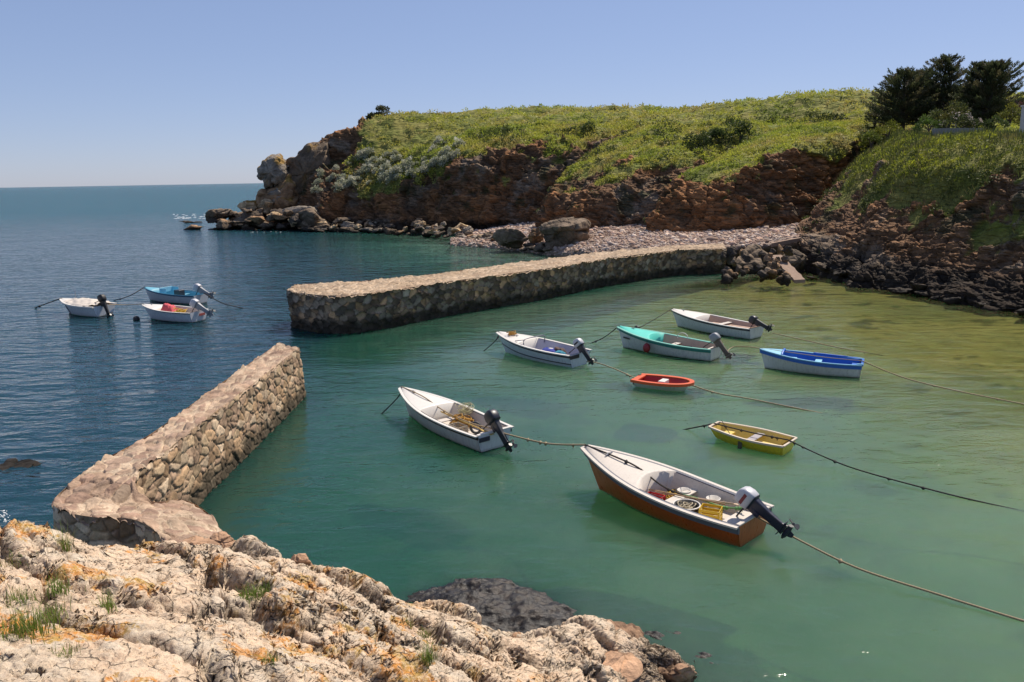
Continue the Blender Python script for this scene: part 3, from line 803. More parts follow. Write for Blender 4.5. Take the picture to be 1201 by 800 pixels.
jetty('stone_jetty', 'curving sunlit stone jetty running out from the pale rocks in front', nL, nR, 8,
      [(0.50,0.36,0.22),(0.42,0.29,0.18),(0.56,0.42,0.28),(0.34,0.23,0.15),(0.46,0.30,0.17)], [(0.42,0.29,0.20),(0.36,0.25,0.18),(0.45,0.33,0.23),(0.32,0.21,0.15)], (0.14,0.10,0.07), 0.03, 0.032, (0.42, 0.25), seed=600, relief=0.6)
zf = 2.1
fL = [W(346,333.5,zf),W(400,331,zf),W(456,327,zf),W(520,320,zf),W(600,309,zf),W(680,299,zf),W(740,292.5,zf),W(800,288,zf),W(848,285.5,zf)]
fR = [W(336,341,zf),W(386,346.5,zf),W(450,342,zf),W(520,331,zf),W(640,315,zf),W(700,305,zf),W(745,299,zf),W(800,293,zf),W(852,291.5,zf)]
jetty('stone_jetty', 'long dark walled stone jetty with pale flat top reaching from the pebble beach', fL, fR, 10,
      [(0.42,0.28,0.17),(0.31,0.22,0.145),(0.50,0.30,0.16),(0.27,0.20,0.14),(0.37,0.29,0.21)], [(0.40,0.29,0.19),(0.36,0.27,0.185),(0.44,0.32,0.21)], (0.045,0.036,0.028), 0.06, 0.055, (0.44, 0.33), relief=1.3, wet=0.7, wetc=(0.022,0.020,0.014), seed=700)
# ================================================================== boulders
def ico_sphere(sub):
    V = [tuple(v) for v in ICO]; Fc = [tuple(f) for f in ICF]
    for _ in range(sub):
        cache = {}; nf = []
        def mid(a, b):
            k = (min(a, b), max(a, b))
            if k not in cache:
                m_ = np.array(V[a]) + np.array(V[b]); m_ /= np.linalg.norm(m_); V.append(tuple(m_)); cache[k] = len(V) - 1
            return cache[k]
        for a, b, c in Fc:
            x, y, z = mid(a, b), mid(b, c), mid(c, a)
            nf += [(a, x, z), (b, y, x), (c, z, y), (x, y, z)]
        Fc = nf
    return np.array(V), np.array(Fc)
IS3 = ico_sphere(3); IS4 = ico_sphere(4)
def rock_geom(size, seed, sub=3, cuts=15, rough=0.10, det=None):
    """angular boulder: a sphere planed flat by random cuts, then roughened"""
    V, Fc = (IS4 if sub == 4 else IS3)
    if sub == 5: V, Fc = ico_sphere(5)
    rs = np.random.RandomState(seed)
    P = V * 1.15
    for k in range(cuts):
        n = rs.normal(0, 1, 3); n /= np.linalg.norm(n); h = rs.uniform(0.45, 0.85)
        dd = P @ n; P = P - n[None] * np.maximum(dd - h, 0)[:, None]
    P = P * np.array(size)[None] / 2
    s = float(np.mean(size))
    P = P + V * (fbm(P / s * 2.2 + seed * 3.1, 5, seed % 97) * rough * s)[:, None]
    f1, f2, i1, _ = voro(P / s * np.array([2.6, 2.6, 4.5]) + seed, 7)
    P = P + V * (((i1 - 0.5) * 0.10 - (1 - sstep(0, .15, f2 - f1)) * 0.035) * s)[:, None]
    return P, Fc, V, i1
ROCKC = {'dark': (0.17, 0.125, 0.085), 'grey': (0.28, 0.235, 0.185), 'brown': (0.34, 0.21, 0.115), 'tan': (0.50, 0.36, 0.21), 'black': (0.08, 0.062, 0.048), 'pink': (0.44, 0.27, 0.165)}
def boulder(name, c, size, tone, seed, label, cat='rock', group=None, sub=3, lichen=0.0, cuts=15, rz=None, wet=0.5, rough=0.10):
    P, Fc, V, i1 = rock_geom(size, seed, sub, cuts, rough)
    rs = np.random.RandomState(seed + 5)
    a = rs.uniform(-0.5, 0.5) if rz is None else rz
    P = P @ np.array([[math.cos(a), math.sin(a), 0], [-math.sin(a), math.cos(a), 0], [0, 0, 1]])
    tl = rs.uniform(-0.25, 0.25)
    P = P @ np.array([[math.cos(tl), 0, -math.sin(tl)], [0, 1, 0], [math.sin(tl), 0, math.cos(tl)]])
    s = float(np.mean(size)); wp = P + np.array(c)
    col = np.tile(np.array([ROCKC[tone]]), (len(P), 1)) * (0.7 + 0.6 * i1)[:, None] * (1 + 0.5 * fbm(wp / s * 3, 4, seed % 50))[:, None]
    if lichen: col = lerp(col, np.array([[0.36, 0.20, 0.05]]), sstep(0.45 - lichen, 0.75 - lichen, fbm(wp / s * 2.5 + 9, 4, 33) + 0.3 * V[:, 2]))
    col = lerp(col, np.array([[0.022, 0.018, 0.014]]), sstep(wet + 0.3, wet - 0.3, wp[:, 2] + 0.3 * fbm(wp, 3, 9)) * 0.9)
    o = mesh(name, P, Fc, M_BOULDER, None, sub > 3, np.clip(col, 0.005, 1))
    o.location = tuple(c)
    return tag(o, label, cat, group)
def bpx(px, py, wpx, hpx, Y, tone, label, name='boulder', depth=0.9, **k):
    """boulder centred on pixel (px,py), wpx by hpx pixels large, Y metres out"""
    c = D(px, py, Y); m = Y / F
    if name == 'reef_rock': c[2] = hpx * m * 0.12
    return boulder(name, c, (wpx * m, wpx * m * depth, hpx * m), tone, k.pop('seed', int(px * 7 + py * 3)), label, **k)
def outline_rock(name, outline, Y, depth, tone, label, seed, lichen=0.2, cat='rock'):
    """a free-standing rock with this outline seen from the harbour, rounded off through its real depth"""
    O = np.array(outline, float); O = np.concatenate([O, O[:1]])
    ss = np.concatenate([[0], np.cumsum(np.linalg.norm(np.diff(O, axis=0), axis=1))])
    k = np.linspace(0, ss[-1], 97)[:-1]; O = np.stack([np.interp(k, ss, O[:, j]) for j in (0, 1)], 1)
    C0 = O.mean(0); c = D(C0[0], C0[1], Y)
    ring0 = np.array([D(p[0], p[1], Y) for p in O]) - c
    V = []
    nd = 40
    for i in range(nd):
        v = -1 + 2 * i / (nd - 1); s_ = max(1 - abs(v) ** 5, 0.0) ** 0.6 * 0.97 + 0.03
        V.append(ring0 * s_ + np.array([0, v * depth / 2, 0]))
    V = np.array(V); P = V.reshape(-1, 3); sz_ = float(np.abs(ring0).max())
    nrm = P / (np.linalg.norm(P, axis=1, keepdims=True) + 1e-9)
    f1, f2, i1, _ = voro(P / sz_ * np.array([1.6, 1.6, 2.4]) + seed, 7)
    P = P + nrm * (((i1 - .5) * .22 - (1 - sstep(0, .10, f2 - f1)) * .05 + fbm(P / sz_ * 3.5, 5, seed) * .10) * sz_)[:, None]
    wp = P + c
    col = np.tile(np.array([ROCKC[tone]]), (len(P), 1)) * (0.75 + 0.5 * i1)[:, None] * (1 + 0.5 * fbm(wp / sz_ * 4, 4, seed + 2))[:, None]
    col = lerp(col, np.array([[0.36, 0.22, 0.06]]), sstep(0.45 - lichen, 0.75 - lichen, fbm(wp / sz_ * 2.5 + 9, 4, 33) + 0.3 * nrm[:, 2]))
    Fc = []
    for i in range(nd - 1):
        for j in range(96): Fc.append((i * 96 + j, (i + 1) * 96 + j, (i + 1) * 96 + (j + 1) % 96, i * 96 + (j + 1) % 96))
    Fc += [tuple(range(96)), tuple(range(nd * 96 - 1, (nd - 1) * 96 - 1, -1))]
    o = mesh(name, P, Fc, M_BOULDER, None, True, np.clip(col, .005, 1)); o.location = tuple(c)
    return tag(o, label, cat)
outline_rock('boulder', [(303,207),(306,199),(312,190),(318,183),(326,182),(332,186),(337,195),(341,204),(337,210),(330,215),(322,220),(315,222),(312,217),(311,212),(305,210)], 150, 6.5, 'grey', 'big grey boulder with a beak shaped top standing at the tip of the headland', 3)
outline_rock('boulder', [(305,238),(306,229),(311,222),(322,218),(332,215),(342,206),(350,214),(354,232),(350,246),(322,248)], 151, 9, 'brown', 'cracked brown plinth of rock carrying the beak shaped boulder', 5, .25)
outline_rock('boulder', [(336,232),(338,205),(344,188),(356,180),(366,171),(378,166),(388,168),(394,190),(390,225),(360,240)], 154, 11, 'dark', 'dark bare crag crowning the seaward end of the headland', 9, .1)
bpx(334, 213, 30, 26, 151, 'grey', 'grey rock propping up the big beak shaped boulder on the right', sub=4, seed=15)
bpx(331, 234, 30, 24, 148, 'grey', 'grey sloping rock below the prop of the beak shaped boulder', sub=4, seed=23)
bpx(290, 242, 34, 17, 147, 'tan', 'pale tan lichened slab catching the sun near the tip of the point', sub=4, lichen=.35, seed=41)
bpx(313, 240, 24, 22, 146, 'tan', 'rounded tan boulder beside the pale lichened slab', sub=4, lichen=.25, seed=43)
bpx(262, 252, 46, 20, 147, 'dark', 'dark block of rock at the seaward end of the point', sub=4, seed=47)
bpx(296, 256, 44, 26, 144, 'dark', 'large dark cracked block under the pale lichened slab', sub=4, seed=51)
bpx(330, 256, 40, 20, 143, 'black', 'black rock in the shade below the rounded tan boulder', sub=4, seed=53)
bpx(352, 249, 52, 20, 141, 'grey', 'long grey slab leaning against the foot of the headland', sub=4, seed=57)
bpx(366, 259, 50, 22, 136, 'dark', 'dark overhanging block in front of the long leaning grey slab', sub=4, seed=59)
bpx(226, 263, 46, 7, 146, 'brown', 'low brown reef just breaking the water off the point', name='reef_rock', sub=4, depth=.5, seed=61)
bpx(258, 265, 44, 8, 145, 'brown', 'low brown ledge between the reef and the dark seaward block', name='reef_rock', sub=4, depth=.5, seed=63)
bpx(222, 251, 34, 4, 172, 'dark', 'small dark reef awash in white surf beyond the point', name='reef_rock', sub=4, depth=.5, seed=65)
bpx(655, 271, 64, 42, 87, 'dark', 'huge dark humped boulder sitting on the pebble beach', sub=5, cuts=10, seed=71, wet=0.3, rz=.1)
bpx(597, 279, 46, 22, 90, 'dark', 'wedge shaped dark boulder to the left of the huge humped one', sub=4, seed=73, wet=.3)
bpx(628, 277, 24, 22, 89, 'brown', 'brown boulder squeezed between the wedge shaped one and the huge humped one', sub=4, seed=75, wet=.3)
bpx(285, 261, 64, 17, 149, 'dark', 'dark rock mass filling the middle of the point behind the low ledges', sub=4, seed=601)
bpx(322, 260, 66, 24, 149, 'dark', 'dark rock mass under the boulders at the tip', sub=4, seed=603)
bpx(352, 258, 76, 34, 147, 'dark', 'broad dark rock at the foot of the tip crag', sub=4, seed=605)
bpx(312, 247, 46, 26, 150, 'brown', 'brown rock mass between the pale lichened slab and the tip crag', sub=4, seed=607, lichen=.2)
rt2 = np.random.RandomState(14)
for k in range(46):
    px = rt2.uniform(246, 410); py = np.interp(px, [246, 290, 330, 410], [262, 268, 270, 272]) - rt2.rand() ** 1.4 * np.interp(px, [246, 300, 410], [10, 26, 16])
    wpx = rt2.uniform(9, 24); tn = str(rt2.choice(['dark', 'dark', 'brown', 'black', 'tan']))
    bpx(px, py, wpx, wpx * rt2.uniform(.3, .6), np.interp(px, [246, 410], [146, 131]) - rt2.rand() * 3 + (272 - py) * .12, tn, tn.replace('black', 'dark') + ' angular rock in the jumble at the tip of the point', seed=700 + k, group='rocks jumbled at the tip of the point', wet=.6)
gl = 'rocks tumbled along the foot of the headland'
lb = 'wave worn rock in the jumbled band along the foot of the headland'
rs = np.random.RandomState(3)
for k in range(120):
    t = rs.rand()
    px = 285 + t * 300; 
    base = np.interp(px, [285, 320, 380, 450, 520, 590], [266, 268, 271, 273, 277, 288])
    Yb = np.interp(px, [285, 320, 380, 450, 520, 590], [146, 141, 132, 124, 110, 91])
    up_ = rs.rand() ** 1.3
    tn = str(rs.choice(['dark', 'dark', 'black', 'brown', 'grey', 'tan']))
    wpx = rs.uniform(7, 19) * (1.1 if up_ > .4 else 0.9)
    bpx(px, base - up_ * 15, wpx, wpx * rs.uniform(.4, .75), Yb + up_ * 7, tn, tn.replace('black', 'dark') + ' ' + lb, seed=200 + k, group=gl, wet=0.6)
g2 = 'rocks along the foot of the shaded cliff'
l2 = 'dark wet rock at the waterline under the shaded cliff'
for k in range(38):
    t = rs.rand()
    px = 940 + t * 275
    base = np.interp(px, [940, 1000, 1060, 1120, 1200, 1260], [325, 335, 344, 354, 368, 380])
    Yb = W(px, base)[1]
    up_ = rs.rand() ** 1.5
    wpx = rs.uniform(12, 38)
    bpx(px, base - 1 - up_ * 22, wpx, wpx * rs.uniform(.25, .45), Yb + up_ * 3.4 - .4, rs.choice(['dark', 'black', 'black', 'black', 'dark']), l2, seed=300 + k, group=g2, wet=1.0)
g3 = 'big stones piled where the long jetty meets the shore'
l3 = ' stone in the pile where the long jetty meets the shore'
bpx(884, 316, 100, 46, 66.5, 'dark', 'broad dark bank of rock under the stone pile at the jetty end', sub=5, seed=420, wet=.7, depth=.5)
bpx(918, 318, 60, 44, 65.5, 'dark', 'dark bank of rock behind the pale stone slab', sub=5, seed=422, wet=.7, depth=.6)
for k in range(38):
    px = 846 + rs.rand() * 80; f_ = rs.rand()
    py = 330 - f_ * 36
    Yb = 60 + f_ * 5 - (px - 846) * 0.035
    tn = str(rs.choice(['dark', 'black', 'black', 'brown']))
    wpx = rs.uniform(8, 15)
    bpx(px, py, wpx, wpx * rs.uniform(.8, 1.6), Yb, tn, 'upright ' + tn.replace('black', 'dark') + l3, seed=400 + k, group=g3, wet=.7)
# the pale slab leaning down to the water and the concrete edging of the path
mb = MB()
a, b = W(910, 299, 1.9), W(938, 328, 0.35); dv = b - a
sx = np.array([0.9, 0.25, 0.0])
n_ = 12
rg = []
for i in range(n_):
    p = a + dv * i / (n_ - 1); q = 0.5 + 0.06 * math.sin(i * 2.3)
    rg.append([p - sx * q, p + sx * q, p + sx * q - np.array([0, .05, .25]), p - sx * q - np.array([0, .05, .25])])
mb.rings(rg)
tag(mb.build('stone_ramp', paint('ramp_stone', (0.36, 0.25, 0.18), 0.9, 0.4, 4, 0.6), None, False), 'long pale stone slab slanting from the jetty end down to the water', 'ramp')
mb = MB()
pts = catmull(np.array([W(905, 285, 2.35), W(925, 281, 2.5), W(948, 277, 2.6)]), 6); rg = []
for p in pts: rg.append([p + np.array([-.1, -.35, 0]), p + np.array([.1, .35, 0]), p + np.array([.1, .35, -.3]), p + np.array([-.1, -.35, -.3])])
mb.rings(rg)
tag(mb.build('stone_kerb', paint('ramp_stone', (0.36, 0.25, 0.18)), None, False), 'narrow pale kerb edging the top of the pebble beach behind the jetty end', 'kerb')
# near shore
bpx(352, 659, 46, 26, 11.6, 'pink', 'pinkish rounded rock poking out behind the pale foreground rock', sub=5, seed=81, wet=-1)
bpx(728, 757, 92, 58, 12.2, 'pink', 'brown peaked rock at the water edge right of the seaweed', sub=5, seed=83, wet=.15, cuts=7)
bpx(792, 792, 56, 40, 11.6, 'pink', 'brown low rock at the right end of the foreground rocks', sub=5, seed=85, wet=.1, cuts=7)
bpx(690, 780, 120, 50, 11.4, 'pink', 'long brown smooth rock below the peaked one', sub=5, seed=88, wet=-.2, cuts=6)
bpx(600, 765, 60, 44, 11.3, 'pink', 'reddish angular rock left of the long smooth one', sub=5, seed=89, wet=.1, cuts=10)
bpx(264, 638, 46, 26, 12.5, 'pink', 'brown broken rock where the sunlit jetty meets the foreground rock', sub=5, seed=93, wet=-1)
bpx(226, 642, 52, 20, 11.9, 'pink', 'low brown rock wedged on the end of the sunlit jetty', sub=5, seed=95, wet=-1)
o = boulder('reef_rock', W(3, 552, -.16), (2.2, 1.6, .5), 'black', 99, 'dark rock just awash at the left edge beside the sunlit jetty', sub=4, wet=.6)
rt3 = np.random.RandomState(24)
for k in range(26):
    px = rt3.uniform(536, 645); py = np.interp(px, [536, 645], [287, 296]) - rt3.rand() * 12; wpx = rt3.uniform(8, 20)
    bpx(px, py, wpx, wpx * rt3.uniform(.4, .7), np.interp(px, [536, 645], [99, 84]) + (292 - py) * .5, str(rt3.choice(['dark', 'black', 'dark'])), 'dark rock lying on the left end of the pebble beach', seed=800 + k, group='rocks on the left end of the beach', wet=.4)
# seaweed covered rock, half awash
rr_ = np.random.RandomState(8)
g_ = np.stack(np.meshgrid(np.linspace(-1, 1, 220), np.linspace(-1, 1, 120)), 2).reshape(-1, 2)
cc = W(572, 722, 0)
P = np.stack([g_[:, 0] * 2.1, g_[:, 1] * 1.5 + g_[:, 0] * -0.3, np.zeros(len(g_))], 1)
rad = (g_ ** 2).sum(1) + 0.35 * fbm(np.concatenate([g_ * 1.3, g_[:, :1] * 0], 1), 3, 800)
P[:, 2] = 0.26 - rad * 0.45 + fbm(P / 0.35, 4, 810) * 0.10 + (ridged(P / np.array([.5, .16, 1]), 3, 815) - .6) * 0.12
scol = lerp(np.array([[0.009, 0.007, 0.006]]), np.array([[0.030, 0.019, 0.010]]), sstep(-.1, .4, fbm(P / 0.12, 4, 820)))
m_weed = attr_mat('wet_weed', 0.42, 0.5, 6, 40, 0.9, 0.03, spec=0.5)
o = mesh('seaweed_rock', P, grid_faces(120, 220), m_weed, None, True, scol); o.location = tuple(cc)
tag(o, 'dark seaweed covered rock awash beside the foreground rocks', 'rock')
P = P.copy()
o = mesh('seaweed_rock', P * np.array([.9, .8, 1]), grid_faces(120, 220), m_weed, None, True, scol); c2 = W(800, 770, 0); o.location = (c2[0] - .2, c2[1] + .3, -0.24); o.rotation_euler.z = -.4
tag(o, 'small dark weedy ledge in the water behind the brown rocks on the right', 'rock')

# ================================================================== vegetation
GREENS = np.array([(0.20,0.25,0.045),(0.34,0.39,0.060),(0.44,0.46,0.065),(0.40,0.40,0.070),(0.48,0.44,0.095),(0.42,0.35,0.12)])
DARKG = np.array([(0.060,0.080,0.022),(0.075,0.095,0.026),(0.045,0.062,0.018)])
def pick(pal, P, rs, scale=5.0, seed=0, patch=0.82):
    f = (fbm(P / scale, 3, seed) * 0.5 * 1.9 + 0.5)
    k = np.clip(f * patch + rs.rand(len(P)) * (1 - patch), 0, 0.999)
    return pal[(k * len(pal)).astype(int)] * rs.uniform(0.88, 1.12, (len(P), 1))
rv = np.random.RandomState(21)
parts = []
def cover(key, n, rad, m, ls, pal, rows=None, wf=None, scale=5, seed=0, aspect=.45, dome=.8, lift=None, jit=.7, up_=0.0):
    P, N = sample_surf(key, n, (lambda G, N, v: (v ** 2 if wf is None else wf(G, N, v))), rows, rv)
    c = pick(pal, P, rv, scale, seed)
    Nn = N * (1 - up_) + np.array([0, 0, 1.0]) * up_
    r = rad * rv.uniform(.6, 1.4, n)
    parts.append(clumps(P, Nn, r, m, ls, c, rv, aspect, dome, jit))
# headland top: low heath, nearer rows denser
cover('headland', 5200, 0.55, 16, 0.34, GREENS, rows=(100, 186), scale=7, seed=900, up_=.5)
cover('headland', 3600, 0.60, 16, 0.40, GREENS, rows=(186, 262), scale=9, seed=905, up_=.5)
cover('headland', 300, 0.9, 46, 0.36, DARKG, rows=(110, 190), wf=lambda G, N, v: v ** 2 * sstep(0.0, .3, fbm(G.reshape(-1, 3) / 5.0, 3, 910).reshape(G.shape[:2])), seed=911)
cover('cliff_spur', 3200, 0.42, 18, 0.27, GREENS, scale=4, seed=920, up_=.4)
cover('cliff_spur', 260, 0.7, 40, 0.28, DARKG, wf=lambda G, N, v: v ** 2 * sstep(0.05, .35, fbm(G.reshape(-1, 3) / 4.0, 3, 925).reshape(G.shape[:2])), seed=926)
cover('orange_cliff', 3000, 0.38, 18, 0.24, GREENS, scale=4, seed=930, up_=.4)
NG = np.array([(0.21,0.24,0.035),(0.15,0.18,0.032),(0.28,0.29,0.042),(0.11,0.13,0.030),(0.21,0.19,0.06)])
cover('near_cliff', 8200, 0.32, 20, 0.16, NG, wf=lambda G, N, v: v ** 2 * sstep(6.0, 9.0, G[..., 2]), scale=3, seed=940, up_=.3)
cover('near_cliff', 2600, 0.30, 20, 0.17, np.array([(0.42,0.44,0.045),(0.34,0.38,0.042),(0.28,0.32,0.04)]), wf=lambda G, N, v: v ** 2 * sstep(56, 66, G[..., 1]) * sstep(6.5, 8.5, G[..., 2]) * sstep(92, 84, G[..., 1]), scale=3, seed=945, up_=.3)
# hanging grasses on the shaded face
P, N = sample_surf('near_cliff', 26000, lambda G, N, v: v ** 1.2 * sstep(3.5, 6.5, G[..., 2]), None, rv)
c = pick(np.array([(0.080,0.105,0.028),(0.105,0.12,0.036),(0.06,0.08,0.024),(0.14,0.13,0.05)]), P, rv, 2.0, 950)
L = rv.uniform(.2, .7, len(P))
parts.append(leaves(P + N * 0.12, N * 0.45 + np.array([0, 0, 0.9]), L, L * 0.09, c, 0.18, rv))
# scattered ivy tufts low on the cliffs
for key, n in (('near_cliff', 900), ('cliff_spur', 160), ('headland', 300), ('orange_cliff', 60)):
    P, N = sample_surf(key, n, lambda G, N, v: sstep(0.0, .35, fbm(G.reshape(-1, 3) / 3.0 + 7, 3, 960).reshape(G.shape[:2])) * sstep(2.5, 4, G[..., 2]), None, rv)
    parts.append(clumps(P, N, 0.35 * rv.uniform(.6, 1.4, n), 18, 0.2, pick(DARKG * 1.25, P, rv, 3, 965), rv))
tag(leafobj('heath_cover', parts), 'low green heath and rough grass covering the headland tops and slopes', 'heath', None, 'stuff')

def bush(name, c, size, n, ls, pal, label, cat='shrub', group=None, seed=0, aspect=.45, lumps=9, stem=True, flowers=None):
    rs = np.random.RandomState(seed + 1000)
    c = np.asarray(c, float); size = np.asarray(size, float)
    root = empty(name, c, 0, label, cat, group)
    u = rs.normal(0, 1, (lumps, 3)); u /= np.linalg.norm(u, axis=1, keepdims=True); u[:, 2] = np.abs(u[:, 2])
    lc = u * size / 2 * rs.uniform(.25, .72, (lumps, 1)); lc[:, 2] = u[:, 2] * size[2] * rs.uniform(.2, .72, lumps)
    pal = np.array(pal)
    cs = pal[rs.randint(0, len(pal), lumps)] * rs.uniform(.8, 1.2, (lumps, 1))
    pr = [clumps(lc, u * .6 + np.array([0, 0, .5]), size.min() * rs.uniform(.22, .38, lumps), n // lumps, ls, cs, rs, aspect, .8)]
    if flowers is not None:
        fc = lc + u * size.min() * .3
        pr.append(clumps(fc, u, size.min() * .12, 8, ls * .7, np.tile(np.array([flowers]), (lumps, 1)), rs, .9))
    leafobj('foliage', pr, None, root)
    mb = MB()
    for k in range(4):
        e = lc[k % lumps] * .8
        mb.tube(np.array([(0, 0, -.3), e * .4 + np.array([0, 0, .1]), e]), [.05 * size.min(), .035 * size.min(), .015 * size.min()], 6)
    mb.build('stem', paint('bark', (0.09, 0.065, 0.045), .95, .3, 8), root, True)
    return root
def surf_at(key, px, py, Yg):
    """closest surface vertex to a pixel ray near a depth"""
    G = SURF[key][0].reshape(-1, 3); p = D(px, py, Yg)
    rel = G - np.array([0, 0, CH]); dd = rel @ fw
    sx_ = 600.5 + F * (rel @ rt) / dd; sy_ = 400 - F * (rel @ up) / dd
    e = (sx_ - px) ** 2 + (sy_ - py) ** 2 + ((dd - Yg) * 0.15) ** 2
    return G[e.argmin()]
SILV = [(0.46,0.46,0.34),(0.54,0.53,0.42),(0.36,0.38,0.25)]
rs = np.random.RandomState(31)
protos = []
gs = 'silver grey shrubs scattered over the seaward slope of the headland'
for k in range(78):
    t = rs.rand(); q = rs.rand()
    px = 372 + t * 175
    lo = np.interp(px, [372, 400, 440, 500, 550], [228, 224, 216, 204, 182]); hi = np.interp(px, [372, 400, 440, 500, 550], [205, 188, 180, 168, 160])
    py = lo + (hi - lo) * q ** 1.4
    p = surf_at('headland', px, py, np.interp(px, [372, 550], [148, 128]))
    sc_ = rs.uniform(.7, 1.25)
    if k < 4:
        o = bush('silver_shrub', p, (2.2, 2.2, 1.5), 420, .3, SILV, 'silver grey rounded shrub on the seaward slope of the headland', group=gs, seed=k)
        protos.append(o)
    else:
        src = protos[k % 4]; o = src.copy(); COL.objects.link(o)
        for ch in src.children:
            cc_ = ch.copy(); COL.objects.link(cc_); cc_.parent = o
    o.location = tuple(p); o.scale = (sc_, sc_, sc_); o.rotation_euler.z = rs.uniform(0, 6.28)
DK = [(0.040,0.060,0.018),(0.055,0.080,0.022),(0.07,0.10,0.028)]
def sb(key, px, py, Yg, size, n, ls, pal, label, name='shrub', **k):
    return bush(name, surf_at(key, px, py, Yg) + np.array([0, 0, -.1]), size, n, ls, pal, label, **k)
sb('headland', 448, 141, 160, (9, 5, 3.2), 2200, .42, [(0.07,0.08,0.035),(0.10,0.10,0.05)], 'dark windswept bush on the highest seaward corner of the headland', seed=2)
sb('headland', 621, 137, 165, (3.4, 3, 2.0), 500, .35, DK, 'round dark bush on the skyline above the main cliff', seed=3)
sb('headland', 632, 139, 160, (3.4, 3, 1.4), 400, .35, DK, 'low dark bush just right of the round skyline bush', seed=4)
sb('headland', 598, 138, 165, (1.6, 1.5, 1.1), 250, .3, DK, 'tiny dark bush left of the round skyline bush', seed=5)
sb('cliff_spur', 845, 168, 107, (4.6, 3.5, 3.6), 1300, .3, DK, 'tall dark green bush on the brow of the middle cliff', seed=6)
sb('cliff_spur', 868, 166, 110, (4.6, 3.5, 3.4), 1300, .3, DK, 'dark green bush right beside the tall one on the middle cliff', seed=7)
sb('cliff_spur', 818, 172, 106, (4.2, 3, 2.4), 900, .3, [(0.045,0.065,0.02),(0.06,0.085,0.025)], 'green bush left of the tall dark one on the middle cliff', seed=8)
sb('headland', 690, 156, 124, (3.5, 3, 2.2), 700, .3, DK, 'dark bush at the head of the gully above the main cliff', seed=9)
LIME = [(0.19,0.20,0.022),(0.15,0.17,0.022),(0.11,0.14,0.024)]
gy = 12.0
def top(px, Y, dz=0.0):
    p = D(px, 150, Y); p[2] = 12.1 + dz; return p
bush('shrub', D(1042, 160, 80) , (4.2, 3, 2.2), 1400, .2, LIME, 'bright lime green bush on the brow of the shaded cliff', seed=11)
bush('shrub', D(1022, 170, 79), (3.0, 2.6, 1.6), 900, .2, LIME, 'lime green bush lower left on the edge of the shaded cliff', seed=12)
bush('shrub', D(1111, 152, 76), (4.6, 3.2, 3.9), 2200, .22, [(0.10,0.115,0.028),(0.13,0.13,0.035),(0.075,0.09,0.026)], 'olive green rounded bush between the two groups of cypress trees', seed=13)
bush('shrub', D(1126, 151, 73), (6.0, 2.4, 1.5), 1700, .18, [(0.055,0.075,0.024),(0.075,0.09,0.035)], 'low flowering bush with pinkish white heads in front of the olive bush', seed=14, flowers=(0.42, 0.36, 0.33), lumps=22)
bush('shrub', D(1090, 150, 73), (3.2, 2.2, 1.3), 1000, .18, [(0.10,0.16,0.03),(0.07,0.12,0.028)], 'fresh green low bush left of the flowering one', seed=15, lumps=10)
bush('shrub', D(1183, 144, 74), (3.2, 2.4, 2.0), 1100, .2, [(0.17,0.17,0.025),(0.13,0.14,0.03)], 'yellow green bush below the right cypress', seed=16)
bush('shrub', D(1196, 137, 82), (3.0, 2.4, 2.6), 900, .2, [(0.10,0.055,0.045),(0.075,0.06,0.035)], 'reddish brown bush at the right edge behind the white wall', seed=17)
bush('shrub', D(1165, 150, 72), (3.6, 2.4, 1.4), 1000, .2, DK, 'dark green bush left of the white wall end', seed=18)
bush('shrub', D(1026, 145, 96), (3.6, 3, 2.6), 1100, .25, [(0.035,0.042,0.018),(0.05,0.055,0.026)], 'dull grey green bush at the left foot of the cypress trees', seed=19)

